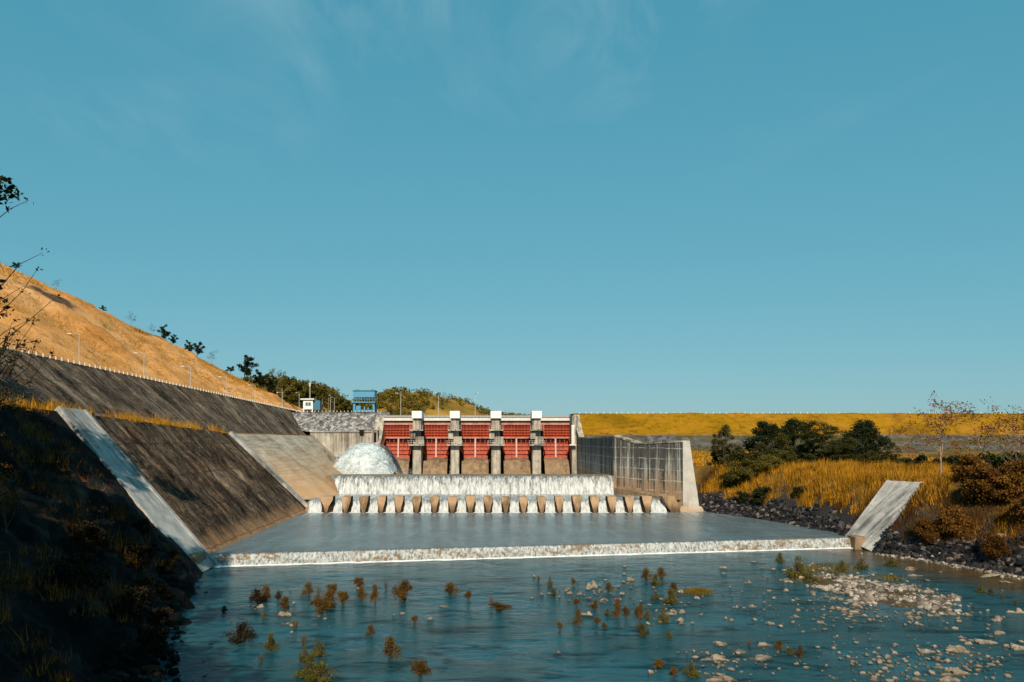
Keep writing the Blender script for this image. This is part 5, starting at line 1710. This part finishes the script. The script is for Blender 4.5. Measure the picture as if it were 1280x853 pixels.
# ------------------------------------------------------------------ hills and woods behind
def hill(name, prof, D, depth, mat, leaf_n, leaf, wood):
    xs = [p[0] for p in prof]; ys = [p[1] for p in prof]

    def top(px): return H - (ip(px, xs, ys) - PY) / F * D
    x0, x1 = xs[0], xs[-1]

    def fn(u, v):
        px = x0 + (x1 - x0) * u
        zt = top(px) - 2.2
        X = (px - PX) / F * D
        a = (v - 0.5) * math.pi
        Y = D + depth * (v - 0.5) * 2
        z = 10 + (zt - 10) * math.cos(a) ** 0.8 if abs(v - .5) < .5 else 10
        return (X * (1 if Y < D else 1), Y, z + 1.2 * nz(X, Y, 0, 0.06, 4))
    MB().grid(fn, 80, 30).build(name, mat, smooth=True)['kind'] = 'structure'
    C = []; S = []
    tries = 0
    while len(C) < leaf_n and tries < leaf_n * 20:
        tries += 1
        u, v = RNG.random(), RNG.uniform(0.02, 0.54)
        p = fn(u, v)
        if nz(p[0], p[1], 0, 0.035, 4) < -0.02 and RNG.random() < .85: continue
        C.append(p); S.append(RNG.uniform(.7, 1.3))
    C = np.array(C)
    pts = np.concatenate([clump_pts([tuple(c + np.array((0, 0, 1.0 * s_)))], [1.9 * s_], 26, .5, .9) for c, s_ in zip(C, S)])
    o = link(wood, mesh_np(wood, leaf_quads(pts, NP.uniform(leaf * .6, leaf * 1.3, len(pts)), .7, .5), 4), M['leaf_forest'])
    o['kind'] = 'stuff'


hill('wooded_hill', [(250, 505), (290, 480), (320, 471), (350, 474), (385, 477), (410, 482), (428, 488), (442, 498), (460, 510)], 300, 55, M['scrub'], 900, .42, 'hill_wood')
hill('wooded_hill', [(430, 512), (450, 498), (475, 488), (500, 484.5), (520, 487), (548, 490), (575, 497), (595, 505), (615, 515), (660, 520), (700, 523)], 390, 70, M['scrub'], 900, .5, 'hill_wood')

# single trees along the ridge of the dry hill
ridge_t = lambda: make_tree('ridge_tree', 121, 5.0, 0.8, 0.14, M['leaf_dark'], M['bark_dark'], 55, 0.17, 0.6, 7, .2, 2, .55)
flat_t = lambda: make_tree('ridge_tree', 131, 4.0, 1.3, 0.10, M['leaf_dark'], M['bark_dark'], 40, 0.16, 0.55, 6, .5, 2, .3, .45)
wispy = lambda: make_tree('wispy_tree', 141, 5.0, 0.8, 0.07, M['leaf_dark'], M['bark_pale'], 2, 0.12, 0.5, 6, .3, 3, .7)


def ridge_at(px):
    best = None
    for y in np.linspace(130, 262, 400):
        q = PX + Xh(y) * F / y
        if best is None or abs(q - px) < best[0]: best = (abs(q - px), y)
    return best[1]


for key, mk, hb, px, hpx, lab in (
        ('rt', ridge_t, 5, 207, 16, 'small dark tree on the hill ridge above the dark rock patch'),
        ('rt', ridge_t, 5, 216, 11, 'low dark bushy tree right beside the small ridge tree'),
        ('rt', ridge_t, 5, 238, 13, 'dark ridge tree left of the pair at mid ridge'),
        ('rt', ridge_t, 5, 247, 15, 'round dark tree at the right of the mid ridge pair'),
        ('rt', ridge_t, 5, 306, 25, 'tallest dark ridge tree, upright beside the wooded end of the ridge'),
        ('rt', ridge_t, 5, 327, 19, 'dark tree where the ridge meets the woods'),
        ('rt', ridge_t, 5, 338, 18, 'dark spreading tree deeper into the ridge woods'),
        ('ft', flat_t, 4, 129, 8, 'small flat-topped tree on the upper ridge'),
        ('ft', flat_t, 4, 20, 10, 'flat little tree at the high left end of the ridge'),
        ('ft', flat_t, 4, 288, 10, 'thin flat tree left of the tallest ridge tree'),
        ('wi', wispy, 5, 165, 14, 'wispy leafless tree on the ridge near the dark rock patch'),
        ('wi', wispy, 5, 70, 12, 'wispy leafless tree on the steep upper ridge'),
        ('wi', wispy, 5, 190, 12, 'wispy leafless tree left of the small dark ridge tree'),
        ('wi', wispy, 5, 264, 15, 'wispy leafless tree halfway down the ridge')):
    Y = ridge_at(px); X = Xh(Y); z = Zh(Y)
    s_ = hpx / F * Y / (hb * .93)
    put(key, mk, (X, Y, z - .2), RNG.uniform(0, 6.28), s_, lab, 'tree', 'trees along the hill ridge')
pale_t = lambda: make_tree('pale_tree', 151, 8.0, 0.7, 0.2, M['leaf_olive'], M['bark_pale'], 14, 0.2, 0.8, 6, .3, 2, .7)
for px, pyb, pyt, D, lab in ((347, 497, 468, 246, 'pale-trunked tree standing in front of the woods, left of two'), (353, 500, 473, 240, 'pale-trunked forked tree in front of the woods, right of two')):
    q = P(px, pyb, D)
    put('pt', pale_t, (q.x, D, min(q.z, zleft(q.x, D) + .2)), RNG.uniform(0, 6), (pyb - pyt) / F * D / 7.4, lab, 'tree', 'pale trees by the woods')
wood_t = lambda: make_tree('wood_tree', 161, 6.0, 1.0, 0.16, M['leaf_olive'], M['bark'], 70, 0.24, 0.85, 8, .15, 2, .5)
for i, (px, pyb, pyt, D) in enumerate(((330, 490, 472, 262), (342, 500, 478, 262), (362, 500, 476, 268), (372, 506, 482, 268), (364, 512, 495, 262), (384, 514, 487, 275), (398, 515, 490, 275), (412, 516, 497, 275), (425, 517, 500, 270), (435, 517, 503, 270))):
    q = P(px, pyb, D)
    put('wt', wood_t, (q.x, D, q.z - .3), RNG.uniform(0, 6), (pyb - pyt) / F * D / 5.6, f'leafy olive tree at the edge of the hill woods, {ORD[i]} from the left', 'tree', 'trees at the edge of the woods')

# ------------------------------------------------------------------ near tree at the left edge and the trees that shade the near bank
def near_tree():
    r = empty('near_tree', (-13.6, 16.5, 5.5), 'dark leafy tree reaching thin branches into the picture at the left edge', 'tree')
    rg = random.Random(5); b = MB(); tips = []
    O = Vector(r.location)
    trunk = [Vector((0, 0, -2)), Vector((.1, .1, 3)), Vector((-.1, 0, 7)), Vector((.1, -.1, 11)), Vector((0, 0, 15))]
    b.tube(trunk, [.32, .27, .2, .13, .05], 8)

    def branch(p, q, r0, sub, sag=0.0, leaf=1.0):
        pts = []
        n = 7
        for i in range(n + 1):
            t = i / n
            w = p.lerp(q, t) + Vector((rg.uniform(-1, 1), rg.uniform(-1, 1), rg.uniform(-1, 1))) * .07 * (p - q).length / 2 * (t > 0)
            w.z -= sag * t * t
            pts.append(w)
        b.tube(pts, [r0 * (1 - .85 * i / n) for i in range(n + 1)], 5, cap=False)
        for i in range(2, n + 1):
            if rg.random() < leaf: tips.append(pts[i])
        for k in range(sub):
            i = rg.randint(2, n - 1)
            d = (q - p).normalized() * rg.uniform(.3, .8) + Vector((rg.uniform(-.4, .4), rg.uniform(-.4, .4), rg.uniform(-.35, .5)))
            branch(pts[i], pts[i] + d, r0 * .45, 0, .05, leaf * .9)
    def tgt(px, py, D): return P(px, py, D) - O
    # (tip in the picture, distance, height on the trunk)
    branch(Vector((0, 0, 11.5)), tgt(38, 243, 16.0), .03, 1, 0, .3)
    branch(Vector((0, 0, 10.5)), tgt(48, 312, 16.5), .03, 1, 0, .35)
    for px, py, D, zz in ((70, 375, 16, 8.6), (50, 345, 17, 9.2), (35, 395, 15.5, 8.2), (75, 440, 16.5, 6.6), (60, 425, 15.5, 7.0), (30, 440, 15, 6.8), (25, 360, 16, 9.0), (45, 405, 16.2, 7.6), (15, 425, 15.5, 7.2)):
        branch(Vector((0, 0, zz)), tgt(px, py, D), .03, 3, 0, .55)
    for k in range(22):                                  # the rest of the crown, outside the picture
        a = rg.uniform(3.0, 4.2); zz = rg.uniform(3.5, 14.5); L_ = rg.uniform(2.0, 4.5) * (1 - zz / 22)
        branch(Vector((0, 0, zz)), Vector((math.cos(a) * L_, math.sin(a) * L_, zz + rg.uniform(.3, 1.6))), .07, 4, 0, 1.0)
    for px, py in ((8, 430), (5, 450), (10, 470), (3, 490), (12, 445), (18, 435), (6, 480), (2, 465)):
        branch(Vector((0, 0, rg.uniform(5, 6.5))), tgt(px, py, rg.uniform(15, 17)), .05, 7, 0, 1.0)
    b.build('trunk', M['bark_dark'], r, smooth=True)
    rr = [rg.uniform(.08, .22) for _ in tips]
    C = clump_pts([tuple(t) for t in tips], rr, 6, .2, .8)
    link('crown', mesh_np('crown', leaf_quads(C, NP.uniform(.025, .055, len(C)), .5, .2), 4), M['leaf_near'], r)


near_tree()
shade_t = lambda: make_tree('shade_tree', 171, 16.0, 0.85, 0.45, M['leaf_dark'], M['bark_dark'], 150, 0.30, 1.9, 9, .15, 2, .6)
for i, (x, y, s_) in enumerate(((-37, 40, 1.0), (-43, 47, .95), (-30.5, 27, 1.15), (-43, 33, 1.15), (-24, 14, 1.2), (-35, 14, 1.3), (-51, 50, .9), (-20, 2, 1.3), (-44, 54, .6), (-45, 20, 1.3))):
    put('shade', shade_t, (x, y, zleft(x, y) - .3), i * 1.3, s_, 'tall leafy tree beside the near bank that it shades, outside the picture on the left', 'tree', 'trees shading the near bank')
for i, (x, y, s_) in enumerate(((67, 66, .8), (74, 73, .9))):  # unseen trees, added to throw shade on the right mound
    put('shade', shade_t, (x, y, hR(x, y) - .3), i * 1.7 + 1, s_, 'unseen tall leafy tree added to shade the right mound, right of the picture', 'tree', 'added trees shading the right mound')
dk = lambda: make_tree('bank_shrub', 211, 2.0, 1.4, 0.05, M['leaf_shade'], M['bark_dark'], 60, 0.09, 0.45, 8, 0.05, 2, 0.5)
k = 0
for y, o_, s_ in ((44, 1.5, .8), (47, 3.2, 1.0), (50, 1.2, .7), (53, 2.6, .9), (57, 1.6, .7), (60, 4.0, 1.0), (64, 2.2, .7), (68, 5.0, .8), (70, 2.0, .6), (46, 6.0, 1.2), (55, 7.0, 1.1)):
    x = Xw(y) - o_
    put('dk', dk, (x, y, zleft(x, y) - .2), k * 1.1, s_, 'blackish shrub on the shaded near bank close to the water', 'shrub', 'dark shrubs on the near bank'); k += 1
# bare shrubs and low growth on the shaded near bank
snag2 = lambda: make_tree('dry_shrub', 183, 2.6, 1.0, 0.05, M['straw_dark'], M['bark'], 30, 0.05, 0.35, 7, .1, 2, .6)
for i, (px, D, s_, lab) in enumerate(((8, 47, 1.3, 'dry brown shrub with pale stems high at the left picture edge'), (12, 37, .8, 'bare pale twigs low at the left picture edge'))):
    x = (px - PX) / F * D
    put('snag2', snag2, (x, D, zleft(x, D) - .1), i, s_, lab, 'shrub', 'dry shrubs on the near bank')
